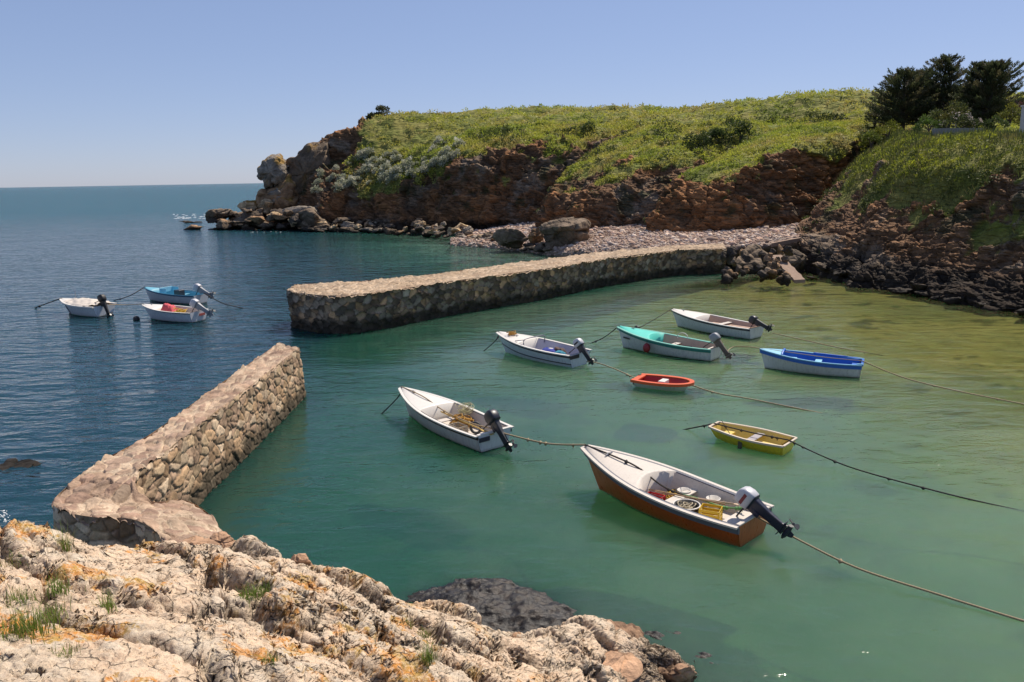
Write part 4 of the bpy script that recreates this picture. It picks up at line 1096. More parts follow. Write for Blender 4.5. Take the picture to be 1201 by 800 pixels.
# ------------------------------------------------------------------ cypress trees
def cypress(c, h, wl, wr, label, seed, lean=0.0, tops=((0, 1.0),)):
    rs = np.random.RandomState(seed)
    root = empty('cypress_tree', c, 0, label, 'tree', 'cypress trees on the cliff top')
    tr = MB(); pr = []
    trunkp = np.array([(0, 0, -1.0), (lean * .1, 0, h * .25), (lean * .3, .1, h * .55), (lean * .6, 0, h * .8), (lean, 0, h * .97)])
    tr.tube(catmull(trunkp, 5), np.linspace(.32, .03, 21), 9)
    nb = 190
    Ps, Ns, Cs, Ls = [], [], [], []
    for k in range(nb):
        t = (k + rs.rand()) / nb
        z0 = h * (0.06 + 0.9 * t)
        az = rs.uniform(0, 2 * math.pi)
        side = math.cos(az)
        wmax = (wr if side > 0 else wl) * abs(side) + 0.8 * (wl + wr) / 2 * abs(math.sin(az))
        prof = (1 - t) ** 0.62 * (0.6 + 0.4 * min(1, t * 6)) + 0.05
        Lb = wmax * prof * rs.uniform(.70, 1.16)
        st = np.array([np.interp(z0, trunkp[:, 2], trunkp[:, 0]), 0, z0])
        rise = rs.uniform(.15, .45) + t * .5
        dr = np.array([math.cos(az), math.sin(az), 0])
        m_ = 9
        s = np.linspace(0, 1, m_)
        pts = st[None] + dr[None] * (s * Lb)[:, None] + np.array([0, 0, 1.0])[None] * (Lb * (rise * s ** 1.5 - .12 * s))[:, None]
        if k % 2 == 0: tr.tube(pts, np.linspace(.06, .012, m_) * (1.3 - t), 5)
        nl = int(40 + 36 * Lb)
        sl = rs.uniform(.12, 1.0, nl) ** .7
        bp = np.stack([np.interp(sl, s, pts[:, j]) for j in range(3)], 1)
        sidev = np.array([-dr[1], dr[0], 0])
        wd = .26 * Lb * (1.1 - sl) + .08
        bp += sidev[None] * (rs.uniform(-1, 1, nl) * wd)[:, None] + rs.normal(0, .05, (nl, 3)) + np.array([0, 0, 1])[None] * rs.uniform(-.06, .10, nl)[:, None]
        Ps.append(bp); Ns.append(np.tile(dr * .8 + np.array([0, 0, .55 + rise * .4]), (nl, 1)))
        base = np.array([(0.070, 0.085, 0.036), (0.085, 0.10, 0.042), (0.11, 0.10, 0.050), (0.055, 0.068, 0.030)])[rs.randint(0, 4)]
        Cs.append(base[None] * rs.uniform(.7, 1.35, (nl, 1))); Ls.append(rs.uniform(.16, .36, nl))
    P = np.concatenate(Ps); L = np.concatenate(Ls)
    leafobj('crown', [leaves(P, np.concatenate(Ns), L, L * .26, np.concatenate(Cs), .28, rs)], None, root)
    tr.build('trunk', paint('bark', (0.09, 0.065, 0.045)), root, True)
    return root
def tree(px, pt, pb, Y, wl, wr, label, seed, lean=0.0):
    a = D(px, pb, Y); b = D(px, pt, Y); m = Y / F
    cypress(a, b[2] - a[2], wl * m * 1.02, wr * m * 1.02, label, seed, lean)
tree(1058, 83, 152, 92, 38, 34, 'leftmost broad dark cypress with a rounded windswept crown', 501, -.2)
tree(1076, 82, 150, 95, 26, 30, 'dark cypress filling the middle of the left cypress clump', 505, .2)
tree(1101, 65, 150, 92, 34, 30, 'tallest dark cypress with a pointed leaning top', 502, .35)
tree(1144, 73, 150, 88, 26, 30, 'dark cypress with an upright top right of the gap in the trees', 503, -.15)
tree(1158, 73, 150, 86, 30, 42, 'rightmost dark cypress with long branches reaching right', 504, .15)
# grey wall behind the brow and the white wall end at the right edge
mb = MB(); pts = [D(1092, 158, 70.5), D(1120, 157.5, 69), D(1150, 158, 67)]
rg = []
for p in catmull(np.array(pts), 8): rg.append([p + np.array([0, -.2, .5]), p + np.array([.1, .2, .5]), p + np.array([.1, .2, -1.2]), p + np.array([0, -.2, -1.2])])
mb.rings(rg)
tag(mb.build('low_wall', paint('slate', (0.26, 0.25, 0.24), .9, .3, 3, .5), None), 'low grey wall just visible over the brow of the shaded cliff', 'wall')
mb = MB(); p = D(1206, 146, 70); mb.box(p + np.array([0, 0, .35]), (1.3, .4, 2.2), .2); mb.box(p + np.array([0, 0, 1.5]), (1.42, .52, .12), .2)
tag(mb.build('white_wall', paint('limewash', (0.62, 0.58, 0.56), .9, .15, 3, .3), None), 'pale whitewashed wall end at the right edge above the cliff', 'wall')

# ------------------------------------------------------------------ grass tufts and lichen-side plants on the foreground rock
def tuft(px, py, size, n, label, seed, group='grass tufts in the cracks of the foreground rock', dry=0.2):
    rs = np.random.RandomState(seed)
    G = SURF['shore_rock'][0].reshape(-1, 3)
    rel = G - np.array([0, 0, CH]); dd = rel @ fw
    e = (600.5 + F * (rel @ rt) / dd - px) ** 2 + (400 - F * (rel @ up) / dd - py) ** 2
    # nearest of the vertices that project there
    k = np.where(e < 30)[0]
    c = G[k[dd[k].argmin()]] if len(k) else G[e.argmin()]
    m = np.linalg.norm(c - np.array([0, 0, CH])) / F
    w_ = size[0] * m; h = size[1] * m
    V, Fc, C = [], [], []
    for i in range(n):
        b = np.array([rs.normal(0, w_ * .28), rs.normal(0, w_ * .28), -.02])
        a = rs.uniform(0, 6.28); ln = h * rs.uniform(.45, 1.1); bend = rs.uniform(.15, .9)
        dr = np.array([math.cos(a), math.sin(a), 0]); sd_ = np.array([-dr[1], dr[0], 0]) * rs.uniform(.0022, .0042)
        col = np.array((0.19, 0.29, 0.045)) * rs.uniform(.6, 1.3) if rs.rand() > dry else np.array((0.30, 0.24, 0.10)) * rs.uniform(.7, 1.1)
        k0 = len(V)
        for s in (0, .35, .7, 1):
            p = b + dr * ln * bend * s * s * .8 + np.array([0, 0, ln * (s - .35 * bend * s * s)])
            q = (1 - s * .92)
            V += [p - sd_ * q, p + sd_ * q]; C += [col * (.8 + .3 * s)] * 2
        for s in range(3): Fc.append((k0 + 2 * s, k0 + 2 * s + 1, k0 + 2 * s + 3, k0 + 2 * s + 2))
    o = mesh('grass_tuft', np.array(V), np.array(Fc), M_LEAF, None, False, np.array(C))
    o.location = tuple(c)
    return tag(o, label, 'grass tuft', group)
tuft(78, 640, (14, 34), 60, 'tall thin grass tuft on the pale rock edge by the shaded jetty wall', 1)
tuft(66, 690, (22, 26), 110, 'grass tuft in the long crack left of the orange lichen', 2)
tuft(34, 738, (46, 34), 260, 'widest green grass tuft at the left edge of the foreground rock', 3)
tuft(22, 700, (24, 20), 90, 'small grass tuft above the widest tuft', 4)
tuft(60, 722, (20, 22), 80, 'short grass tuft to the right of the widest tuft', 5)
tuft(130, 712, (14, 26), 80, 'slim grass tuft beside the orange lichen streak', 6)
tuft(294, 694, (26, 18), 150, 'bright green tuft in the middle of the foreground rock', 7, dry=.05)
tuft(312, 688, (16, 14), 70, 'small tuft just right of the bright green middle tuft', 8, dry=.05)
tuft(505, 770, (16, 30), 120, 'long grass tuft hanging in the crack near the seaweed', 9)
tuft(500, 742, (14, 16), 70, 'short tuft higher in the crack near the seaweed', 10)
tuft(482, 730, (14, 14), 60, 'yellowish tuft at the top of the crack near the seaweed', 11, dry=.5)
tuft(318, 770, (14, 14), 60, 'small faded tuft near the bottom of the foreground rock', 12, dry=.4)
tuft(80, 762, (26, 16), 80, 'low faded tuft at the bottom left of the foreground rock', 13, dry=.4)
tuft(18, 655, (28, 14), 70, 'dry grass wisps at the upper left of the foreground rock', 14, dry=.6)

# surf: thin foam where swell meets the rocks
def foam(px0, px1, py0, py1, n, seed, z=0.03, s=.5):
    rs = np.random.RandomState(seed); pr = []
    for k in range(n):
        c = W(rs.uniform(px0, px1), rs.uniform(py0, py1), z)
        a = np.linspace(0, 2 * math.pi, 13)[:-1]; r = s * rs.uniform(.4, 1.3) * rs.uniform(.6, 1.2, 12)
        V = np.concatenate([[c + np.array([0, 0, .05 * s])], np.stack([c[0] + np.cos(a) * r * 1.6, c[1] + np.sin(a) * r, np.full(12, z - .04)], 1)])
        pr.append((V, np.array([(0, i + 1, (i + 1) % 12 + 1) for i in range(12)])))
    return pr
pr = foam(203, 242, 251, 256.5, 46, 1, .02, .42) + foam(0, 12, 598, 612, 40, 2, .012, .035) + foam(285, 330, 270, 273, 10, 3, .02, .12)
V = np.concatenate([p[0] for p in pr]); Fs = []; k = 0
for p in pr: Fs.append(p[1] + k); k += len(p[0])
tag(mesh('sea_foam', V, np.concatenate(Fs), paint('foam', (0.75, 0.78, 0.8), .9, .08, 5)), 'white foam where the swell breaks on the rocks', 'foam', None, 'stuff')

# tiny walker and ring-topped post on the skyline
def walker(c, label):
    me = bpy.data.meshes.new('person'); 
    J = [(0,0,.95),(0,0,1.2),(0,0,1.42),(0,0,1.52),(0,0,1.66),(.2,0,1.4),(.25,.03,1.13),(.22,-.1,.9),(-.2,0,1.4),(-.25,-.03,1.13),(-.22,.1,.9),(.1,0,.9),(.12,-.1,.48),(.12,.05,.04),(.12,-.1,.0),(-.1,0,.9),(-.12,.12,.48),(-.12,.25,.05),(-.12,.12,.02)]
    E = [(0,1),(1,2),(2,3),(3,4),(2,5),(5,6),(6,7),(2,8),(8,9),(9,10),(0,11),(11,12),(12,13),(13,14),(0,15),(15,16),(16,17),(17,18)]
    me.from_pydata(J, E, [])
    o = bpy.data.objects.new('person', me); COL.objects.link(o); o.location = tuple(c)
    sk = o.modifiers.new('skin', 'SKIN'); rr = [.15,.15,.16,.06,.11,.07,.055,.045,.07,.055,.045,.10,.075,.05,.045,.10,.075,.05,.045]
    for v, r_ in zip(me.skin_vertices[0].data, rr): v.radius = (r_, r_)
    me.skin_vertices[0].data[0].use_root = True
    o.modifiers.new('sub', 'SUBSURF').levels = 1
    me.materials.append(paint('dark_clothes', (0.03, 0.03, 0.04), .9))
    return tag(o, label, 'person')
g0 = surf_at('headland', 565, 136, 168)
walker(g0 + np.array([0, 0, -.35]), 'person in dark clothes walking on the skyline of the headland')
g0 = surf_at('headland', 538, 137, 166)
mb = MB(); mb.tube(np.array([(0, 0, -.6), (0, 0, .25)]), .05)
a = np.linspace(0, 2 * math.pi, 21); mb.tube(np.stack([np.cos(a) * .33, a * 0, .55 + np.sin(a) * .38], 1), .06, 6, False)
o = mb.build('marker_post', paint('post_brown', (0.16, 0.10, 0.08), .8), None, True); o.location = tuple(g0)
tag(o, 'small ring topped post standing on the skyline left of the walker', 'post')
# ================================================================== boats
class Hull:
    def __init__(s, L, B, hb, hs, rake=0.35, trw=0.8, draft=0.2, kind='sharp', full=2.3, brw=0.5, vee=0.62, tumble=0.26, trake=0.08):
        s.L, s.B, s.hb, s.hs, s.rake, s.trw, s.draft, s.kind, s.full, s.brw, s.vee, s.tumble, s.trake = L, B, hb, hs, rake, trw, draft, kind, full, brw, vee, tumble, trake
    def sheer(s, t):
        return s.hs + (s.hb - s.hs) * np.asarray(t, float) ** 1.9
    def half(s, t):
        t = np.asarray(t, float); m = 0.42
        aft = s.trw + (1 - s.trw) * np.sin(np.clip(t / m, 0, 1) * math.pi / 2)
        u = np.clip((t - m) / (1 - m), 0, 1)
        if s.kind == 'sharp': fwd = (1 - u ** s.full) ** 0.92
        elif s.kind == 'round': fwd = np.sqrt(np.maximum(1 - u ** 3.6, 0))
        else: fwd = 1 - (1 - s.brw) * u ** 1.8
        return s.B / 2 * np.where(t < m, aft, fwd)
    def keel(s, t):
        t = np.asarray(t, float)
        return -s.draft + (s.draft - 0.02) * np.clip((t - 0.6) / 0.4, 0, 1) ** 2.2
    def pt(s, t, w):
        t = np.asarray(t, float); w = np.asarray(w, float)
        k = s.keel(t); z = k + (s.sheer(t) - k) * w
        lo = w ** s.tumble; hi = w ** s.vee
        f = np.clip(t, 0, 1) ** 1.6
        y = s.half(t) * (lo * (1 - f) + hi * f)
        x = s.L * t + s.rake * np.clip(t, 0, 1) ** 5 * z / s.hb - s.trake * (1 - t) ** 6 * np.clip(w, 0, 1)
        return np.stack([x + 0 * w, y, z + 0 * t], -1)
    def inner(s, t, z, th=0.045):
        """half beam inside at height z"""
        k = s.keel(t); w = np.clip((z - k) / (s.sheer(t) - k), 0.001, 1)
        return float(max(s.pt(t, w)[1] - th, 0.01))
    def edge(s, n=40, w=1.0):
        t = np.concatenate([np.linspace(0, .7, n // 2), np.linspace(.72, 1, n - n // 2)])
        a = s.pt(t, np.full(n, w)); b = a[::-1].copy(); b[:, 1] *= -1
        return np.concatenate([a, b[1:] if s.kind != 'pram' else b])
def hull_mesh(h, mat, root):
    nt, nw = 44, 16
    t = np.concatenate([np.linspace(0, .7, nt // 2), np.linspace(.72, 1, nt - nt // 2)])
    w = np.linspace(0, 1, nw) ** 1.6
    T, Wd = np.meshgrid(t, w, indexing='ij')
    A = h.pt(T, Wd)
    Bm = A[:, ::-1].copy(); Bm[..., 1] *= -1
    G = np.concatenate([Bm, A[:, 1:]], 1)      # starboard top -> keel -> port top
    V = G.reshape(-1, 3); nc = G.shape[1]
    Fc = [tuple(f) for f in grid_faces(nt, nc)]
    Fc.append(tuple(range(nc)))
    if h.kind == 'pram': Fc.append(tuple(range((nt - 1) * nc + nc - 1, (nt - 1) * nc - 1, -1)))
    o = mesh('hull', V, Fc, mat, root, True)
    o.data.polygons[len(Fc) - 1].use_smooth = False
    o.data.polygons[(nt - 1) * (nc - 1)].use_smooth = False
    return o
def liner_mesh(h, mat, root, floor=0.09, th=0.045, t1=0.96):
    nt = 36; nw = 9
    t = np.linspace(0.05 / h.L, t1, nt); rows = []
    for ti in t:
        top = float(h.sheer(ti)); k = float(h.keel(ti))
        zs = np.linspace(top, floor, nw); half = []
        for z in zs: half.append((h.inner(ti, z, th), z))
        x = h.pt(ti, 1.0)[0] if True else 0
        r = []
        for (y, z) in half: r.append((h.pt(ti, np.clip((z - k) / (top - k), 0, 1))[0] + (0.05 if ti < .1 else 0), y, z))
        for (y, z) in half[::-1]: r.append((h.pt(ti, np.clip((z - k) / (top - k), 0, 1))[0] + (0.05 if ti < .1 else 0), -y, z))
        rows.append(r)
    G = np.array(rows); nc = G.shape[1]
    Fc = [tuple(f) for f in grid_faces(nt, nc)]
    Fc.append(tuple(range(nc - 1, -1, -1))); Fc.append(tuple(range((nt - 1) * nc, nt * nc)))
    o = mesh('cockpit_liner', G.reshape(-1, 3), Fc, mat, root, False)
    return o
def rail_mesh(name, h, mat, root, out=0.025, inn=0.06, zo=-0.03, zt=0.02, w=1.0, n=44, t1=1.0):
    E = h.edge(n, w)
    T = np.gradient(E[:, :2], axis=0); T /= np.linalg.norm(T, axis=1, keepdims=True) + 1e-9
    Nn = np.stack([T[:, 1], -T[:, 0]], 1)    # outward
    if h.kind == 'sharp':
        mid = len(E) // 2; Nn[mid] = (1, 0)
    rings = []
    for p, nn in zip(E, Nn):
        ow = p[:2] + nn * out; iw = p[:2] - nn * inn
        for q in (iw,):
            if p[1] * q[1] < 0: q[1] = 0
        rings.append([(ow[0], ow[1], p[2] + zo), (ow[0], ow[1], p[2] + zt - .008), (ow[0] - nn[0] * .008, ow[1] - nn[1] * .008, p[2] + zt), (iw[0], iw[1], p[2] + zt), (iw[0], iw[1], p[2] + zo)])
    mb = MB(); mb.rings(rings)
    return mb.build(name, mat, root, False)
def deck_mesh(name, h, mat, root, ta, tb, camber=0.05, z0=0.012, inset=0.03, drop=None, curve=0.0):
    nt, ns = 16, 11; t = np.linspace(ta, tb, nt); s = np.linspace(-1, 1, ns)
    rows = []
    for i, ti in enumerate(t):
        r = []
        for sj in s:
            tj = ti + (curve * (sj * sj) * (1 - i / (nt - 1)) if curve else 0)
            p = h.pt(tj, 1.0); y = max(float(h.half(tj)) - inset, 0.005)
            r.append((float(p[0]) - (.02 if ti > .98 else 0), y * sj, float(h.sheer(tj)) + z0 + camber * (1 - sj * sj)))
        rows.append(r)
    if drop is not None:
        r0_ = [(x, y * .985, drop if abs(s[k]) < .99 else z - .02) for k, (x, y, z) in enumerate(rows[0])]
        r0_ = []
        for k, (x, y, z) in enumerate(rows[0]):
            yi = h.inner(ta, drop + .02); r0_.append((x, np.sign(y) * min(abs(y), yi), drop))
        rows = [r0_] + rows
    G = np.array(rows)
    o = mesh(name, G.reshape(-1, 3), grid_faces(G.shape[0], ns, True), mat, root, False)
    return o
def thwart(h, mat, root, t, width, z, thick=0.035, name='thwart'):
    y = min(h.inner(t, z - thick), h.inner(min(1, t + width / h.L), z - thick)) + .01
    mb = MB(); mb.box((float(h.pt(t, 1.0)[0]) + width / 2, 0, z), (width, 2 * y, thick))
    return mb.build(name, mat, root)
def seat_box(h, mat, root, t, width, z, floor=.09, name='seat_box'):
    y = h.inner(t + width / h.L * .5, floor + .06) + .0
    y2 = h.inner(t + width / h.L * .5, z)
    x = h.L * t + width / 2; mb = MB()
    rings = []
    for (zz, yy) in ((floor, y), (z, y2)):
        rings.append([(x - width / 2, -yy, zz), (x + width / 2, -yy, zz), (x + width / 2, yy, zz), (x - width / 2, yy, zz)])
    mb.rings(rings)
    return mb.build(name, mat, root)
def rotY(a):
    c, s = math.cos(a), math.sin(a)
    return np.array([[c, 0, s], [0, 1, 0], [-s, 0, c]])
def superring(cx_, cz, lx, ly, n=20, p=0.38):
    r = []
    for k in range(n):
        a = 2 * math.pi * k / n; c, s = math.cos(a), math.sin(a)
        r.append((cx_ + lx * math.copysign(abs(c) ** p, c), ly * math.copysign(abs(s) ** p, s), cz))
    return r
def outboard(root, at, cowl, leg, tilt=55, sc=1.0, decal=None, tiller=True, swing=0.0):
    """tilted up outboard: bracket + leg is the part; cowling, propeller, tiller are its sub-parts"""
    Mr = rotY(R(tilt)); cz, sz = math.cos(swing), math.sin(swing)
    Rz = np.array([[cz, -sz, 0], [sz, cz, 0], [0, 0, 1]])
    def tf(V): return (np.asarray(V, float) * sc) @ Mr.T @ Rz.T + np.array(at)
    def fin(mb, nm, mt, par, sm=False):
        mb.v = [tf(v) for v in mb.v]; return mb.build(nm, mt, par, sm)
    mb = MB()
    mb.rings([superring(-.20, .14, .14, .09), superring(-.21, 0, .12, .075), superring(-.22, -.25, .10, .055), superring(-.23, -.55, .105, .040), superring(-.24, -.66, .13, .035)])
    ts = np.linspace(-.06, -.44, 9)
    mb.tube(np.stack([ts, ts * 0, np.full(9, -.72)], 1), [.018, .04, .052, .055, .055, .054, .05, .045, .03], 12)
    mb.rings([superring(-.24, -.70, .10, .014), superring(-.27, -.86, .05, .008)])
    mb.box((-.24, 0, -.60), (.34, .17, .014))
    # clamp bracket (stays on the transom)
    mb.box((-.08, .075, 0), (.10, .02, .26)); mb.box((-.08, -.075, 0), (.10, .02, .26)); mb.box((-.09, 0, .06), (.12, .15, .05))
    part = fin(mb, 'outboard_motor', leg, root)
    mb = MB()
    mb.rings([superring(-.19, .13, .16, .10), superring(-.19, .17, .20, .135), superring(-.18, .28, .215, .145), superring(-.17, .40, .20, .135), superring(-.15, .47, .16, .11), superring(-.14, .50, .09, .07)])
    c = fin(mb, 'cowling', cowl, part, True)
    mb = MB(); mb.rings([superring(-.19, .115, .165, .105), superring(-.19, .145, .208, .142)])
    fin(mb, 'cowling_base', leg, part)
    if decal is not None:
        mb = MB()
        for sy in (1, -1): mb.box((-.17, .142 * sy, .31), (.26, .012, .07), bev=.004)
        fin(mb, 'cowling_stripe', decal, part)
    mb = MB()
    for k in range(3):
        a = k * 2.094; r_ = []
        for q, wd in ((.03, .02), (.07, .05), (.11, .055), (.14, .02)):
            cy, cz_ = math.cos(a) * q, math.sin(a) * q; ty, tz = -math.sin(a) * wd, math.cos(a) * wd
            r_.append([(-.47 - wd * .5, cy - ty, cz_ - tz - .72), (-.475 + wd * .5, cy + ty, cz_ + tz - .72), (-.485 + wd * .5, cy + ty, cz_ + tz - .72), (-.48 - wd * .5, cy - ty, cz_ - tz - .72)])
        mb.rings(r_)
    mb.tube(np.array([(-.42, 0, -.72), (-.50, 0, -.72), (-.53, 0, -.72)]), [.032, .03, .01], 10)
    fin(mb, 'propeller', paint('prop', (.10, .10, .10), .4, metal=.3), part)
    if tiller:
        mb = MB(); mb.tube(np.array([(-.02, 0, .20), (.15, .02, .22), (.40, .03, .22)]), [.025, .02, .018], 8); mb.tube(np.array([(.40, .03, .22), (.53, .03, .22)]), .024, 8)
        fin(mb, 'tiller', paint('black_rubber', (.02, .02, .022), .6), part)
    return part
WHITE = (0.66, 0.66, 0.67); 
M_WHITE = paint('gelcoat_white', (0.74, 0.70, 0.63), .4, .12, 5, dirt=.18)
M_CREAM = paint('gelcoat_cream', (0.60, 0.54, 0.47), .55, .14, 5, dirt=.3)
M_NAVY = paint('navy_rub', (0.018, 0.022, 0.045), .5)
M_BLACK = paint('black_rub', (0.02, 0.02, 0.022), .55)
M_DGREY = paint('motor_charcoal', (0.028, 0.032, 0.042), .4, .2, 9, dirt=.15)
M_GREY = paint('motor_grey', (0.30, 0.31, 0.33), .4, .2, 9, dirt=.25)
M_DKNAVY = paint('motor_navy', (0.012, 0.016, 0.04), .35, dirt=.1)
M_SILV = paint('motor_silver', (0.55, 0.55, 0.58), .4, .15, 9)
M_WOOD = paint('weathered_wood', (0.36, 0.24, 0.13), .75, .35, 12, .3)
BOATS = {}
def start(key, name, label, stern, bow, cat='boat', group='small boats moored in the harbour', **k):
    a, b = W(*stern), W(*bow)
    dv = b - a; L = float(np.hypot(dv[0], dv[1])); rz = math.atan2(dv[1], dv[0])
    root = empty(name, a, rz, label, cat, group)
    h = Hull(L, **k)
    BOATS[key] = (root, h, rz, a)
    return root, h
def bw(key, x, y, z):
    root, h, rz, a = BOATS[key]
    return np.array([a[0] + math.cos(rz) * x - math.sin(rz) * y, a[1] + math.sin(rz) * x + math.cos(rz) * y, z])
def put(o, key, x, y, z, rz=0.0):
    if key in 'KJ' and z < .3: z += .09
    p = bw(key, x, y, z); o.location = tuple(p); o.rotation_euler.z = BOATS[key][2] + rz
    return o
# K: orange brown boat, nearest
root, h = start('K', 'motor_boat', 'orange brown open motor boat with navy outboard, nearest to the rocks', (881, 633), (703, 574), B=1.68, hb=1.06, hs=.56, rake=.55, trw=.84, draft=.2, full=2.5)
hull_mesh(h, hull_paint('hull_orange', (0.52, 0.105, 0.020), (.14, .04, .01), -.02, .3), root)
liner_mesh(h, M_CREAM, root, .19, .08)
rail_mesh('gunwale', h, paint('grey_rail', (.10, .11, .14), .5), root, .05, .03, -.17, .012)
rail_mesh('deck_edge', h, M_CREAM, root, -.025, .13, -.02, .022)
deck_mesh('foredeck', h, M_CREAM, root, .63, .985, .05, .014, .02, .12, curve=-.06)
thwart(h, M_CREAM, root, .42, .24, .44)
seat_box(h, M_CREAM, root, .012, .42, .46, .1, 'stern_seat')
mb = MB(); mb.box((-.03, 0, .575), (.10, 1.36, .05)); mb.build('transom_cap', M_CREAM, root)
mb = MB(); mb.tube(np.array([(4.05, 0, .94), (4.05, 0, 1.08)]), .03); mb.tube(np.array([(4.05, -.13, 1.05), (4.05, .13, 1.05)]), .022); mb.build('mooring_bitt', M_GREY, root, True)
mb = MB()
for sy in (1,): mb.box((1.9, .80, .42), (.5, .05, .05), .02)
outboard(root, (-.02, 0, .63), M_SILV, M_DKNAVY, 58, 1.08, paint('decal_red', (.22, .03, .04), .4))
# J: white boat in the middle
root, h = start('J', 'motor_boat', 'white open motor boat with tilted charcoal outboard and a heap of yellow rope', (579, 527), (480, 488), B=1.52, hb=.92, hs=.56, rake=.5, trw=.86, draft=.2, full=2.4)
hull_mesh(h, hull_paint('hull_white', (.76, .77, .80), (.012, .014, .02), .015, .35), root)
liner_mesh(h, M_CREAM, root, .19, .06)
rail_mesh('gunwale', h, M_BLACK, root, .04, .0, -.12, -.004)
rail_mesh('deck_edge', h, M_WHITE, root, .012, .09, -.02, .02)
deck_mesh('foredeck', h, M_WHITE, root, .62, .985, .05, .014, .02, .12)
thwart(h, M_CREAM, root, .44, .26, .47)
seat_box(h, M_CREAM, root, .012, .34, .40, .1, 'stern_seat')
mb = MB(); mb.box((-.03, 0, .575), (.10, 1.26, .05)); mb.build('transom_cap', M_WHITE, root)
mb = MB(); mb.box((-.085, .40, .42), (.012, .40, .14), bev=.003); mb.build('transom_panel', M_NAVY, root)
outboard(root, (-.02, 0, .64), M_DGREY, M_DGREY, 42, 1.08)
# I: yellow pram dinghy
root, h = start('I', 'rowing_dinghy', 'small yellow pram dinghy with black mooring ropes at both ends', (922, 531), (842, 514), 'dinghy', B=1.22, hb=.42, hs=.34, rake=.14, trw=.80, draft=.12, kind='pram', brw=.52, tumble=.34, trake=.1)
hull_mesh(h, hull_paint('hull_yellow', (.93, .70, .045), (.5, .33, .03), -.1, .3), root)
liner_mesh(h, paint('yellow_inside', (.72, .55, .14), .5, .2, 6, dirt=.3), root, .07, .03, .97)
rail_mesh('gunwale', h, paint('pale_rail', (.62, .52, .40), .5), root, .035, .04, -.035, .02)
for tt_, nm in ((0.0, 'transom_cap'), (1.0, 'bow_cap')):
    p = h.pt(tt_, 1.0); mb = MB(); mb.box((float(p[0]), 0, float(p[2])), (.07, 2 * float(p[1]), .05)); mb.build(nm, paint('pale_rail', (.62, .52, .40)), root)
thwart(h, paint('grey_seat', (.36, .33, .34), .6), root, .40, .24, .26)
seat_box(h, paint('yellow_inside', (.72, .55, .14)), root, .80, .28, .22, .07, 'bow_seat')
for z_ in (.14,):
    rail_mesh('hull_ridge', h, hull_paint('hull_yellow', (.93, .70, .045)), root, .012, 0, -.012, .012, w=.55)
mb = MB(); p = h.pt(.56, .62); q = h.pt(.56, .2)
mb.box((float(p[0]), float(p[1]) + .008, .10), (.13, .035, .26), bev=.01); mb.build('hull_patch', paint('dark_patch', (.10, .09, .06), .7), root)
# H: small orange red dinghy (bow to the right)
root, h = start('H', 'plastic_dinghy', 'tiny white dinghy with orange rim and red inside', (749, 452), (803, 459), 'dinghy', B=1.12, hb=.36, hs=.32, rake=.22, trw=.78, draft=.1, kind='round', tumble=.36)
hull_mesh(h, hull_paint('hull_pale', (.76, .77, .78), (.3, .32, .3), -.05, .35), root)
liner_mesh(h, paint('red_inside', (.42, .022, .02), .5, .2, 6), root, .07, .12, .93)
rail_mesh('gunwale', h, paint('orange_rim', (.72, .12, .03), .4, .1), root, .045, .13, -.07, .03)
p = h.pt(0, 1.0); mb = MB(); mb.box((float(p[0]) + .09, 0, float(p[2]) - .01), (.24, 2 * float(p[1]) - .02, .07)); mb.build('transom_cap', paint('orange_rim', (.72, .12, .03)), root)
mb = MB(); mb.box((float(h.pt(.55, 1)[0]), -.05, .22), (.26, .50, .26)); mb.build('thwart', M_WHITE, root)
mb = MB(); mb.box((-.08, .28, .22), (.10, .14, .30)); mb.box((-.08, -.28, .22), (.06, .10, .26)); mb.build('motor_bracket', M_BLACK, root)
# G: blue and white rowing boat
root, h = start('G', 'rowing_boat', 'white rowing boat with a broad blue band and bright blue inside', (1008, 441), (897, 432), B=1.56, hb=.82, hs=.56, rake=.22, trw=.72, draft=.18, full=2.3, vee=.7)
hull_mesh(h, hull_paint('hull_greywhite', (.72, .72, .74), (.02, .03, .04), .02, .4), root)
liner_mesh(h, paint('blue_inside', (.02, .15, .55), .45, .2, 6), root, .10, .05)
BL = paint('blue_band', (.016, .13, .52), .4, .15, 6)
rail_mesh('blue_band', h, BL, root, .014, -.004, -.17, -.02)
rail_mesh('gunwale', h, paint('pale_blue_rail', (.16, .42, .62), .45), root, .03, .06, -.022, .02)
LB = paint('pale_blue', (.25, .56, .72), .45, .12, 6)
deck_mesh('foredeck', h, LB, root, .80, .985, .03, .014, .02, .5)
thwart(h, LB, root, .40, .26, .42); thwart(h, LB, root, .66, .30, .46, name='bow_thwart'); 
thwart(h, BL, root, .015, .34, .40, name='stern_seat')
mb = MB(); y_ = float(h.half(.79)) - .03; x_ = float(h.pt(.79, 1)[0]); z_ = float(h.sheer(.79))
mb.tube(catmull(np.array([(x_, -y_, z_), (x_ - .02, -y_ * .5, z_ + .10), (x_ - .03, 0, z_ + .13), (x_ - .02, y_ * .5, z_ + .10), (x_, y_, z_)]), 6), .05, 8); mb.build('coaming', BL, root, True)
p = h.pt(0, 1.0); mb = MB(); mb.box((float(p[0]), 0, float(p[2])), (.10, 2 * float(p[1]) + .04, .07)); mb.build('transom_cap', BL, root)
mb = MB(); mb.box((.0, float(p[1]) - .02, float(p[2]) + .045), (.24, .07, .03)); mb.box((.0, -float(p[1]) + .02, float(p[2]) + .045), (.24, .07, .03)); mb.build('corner_knee', LB, root)
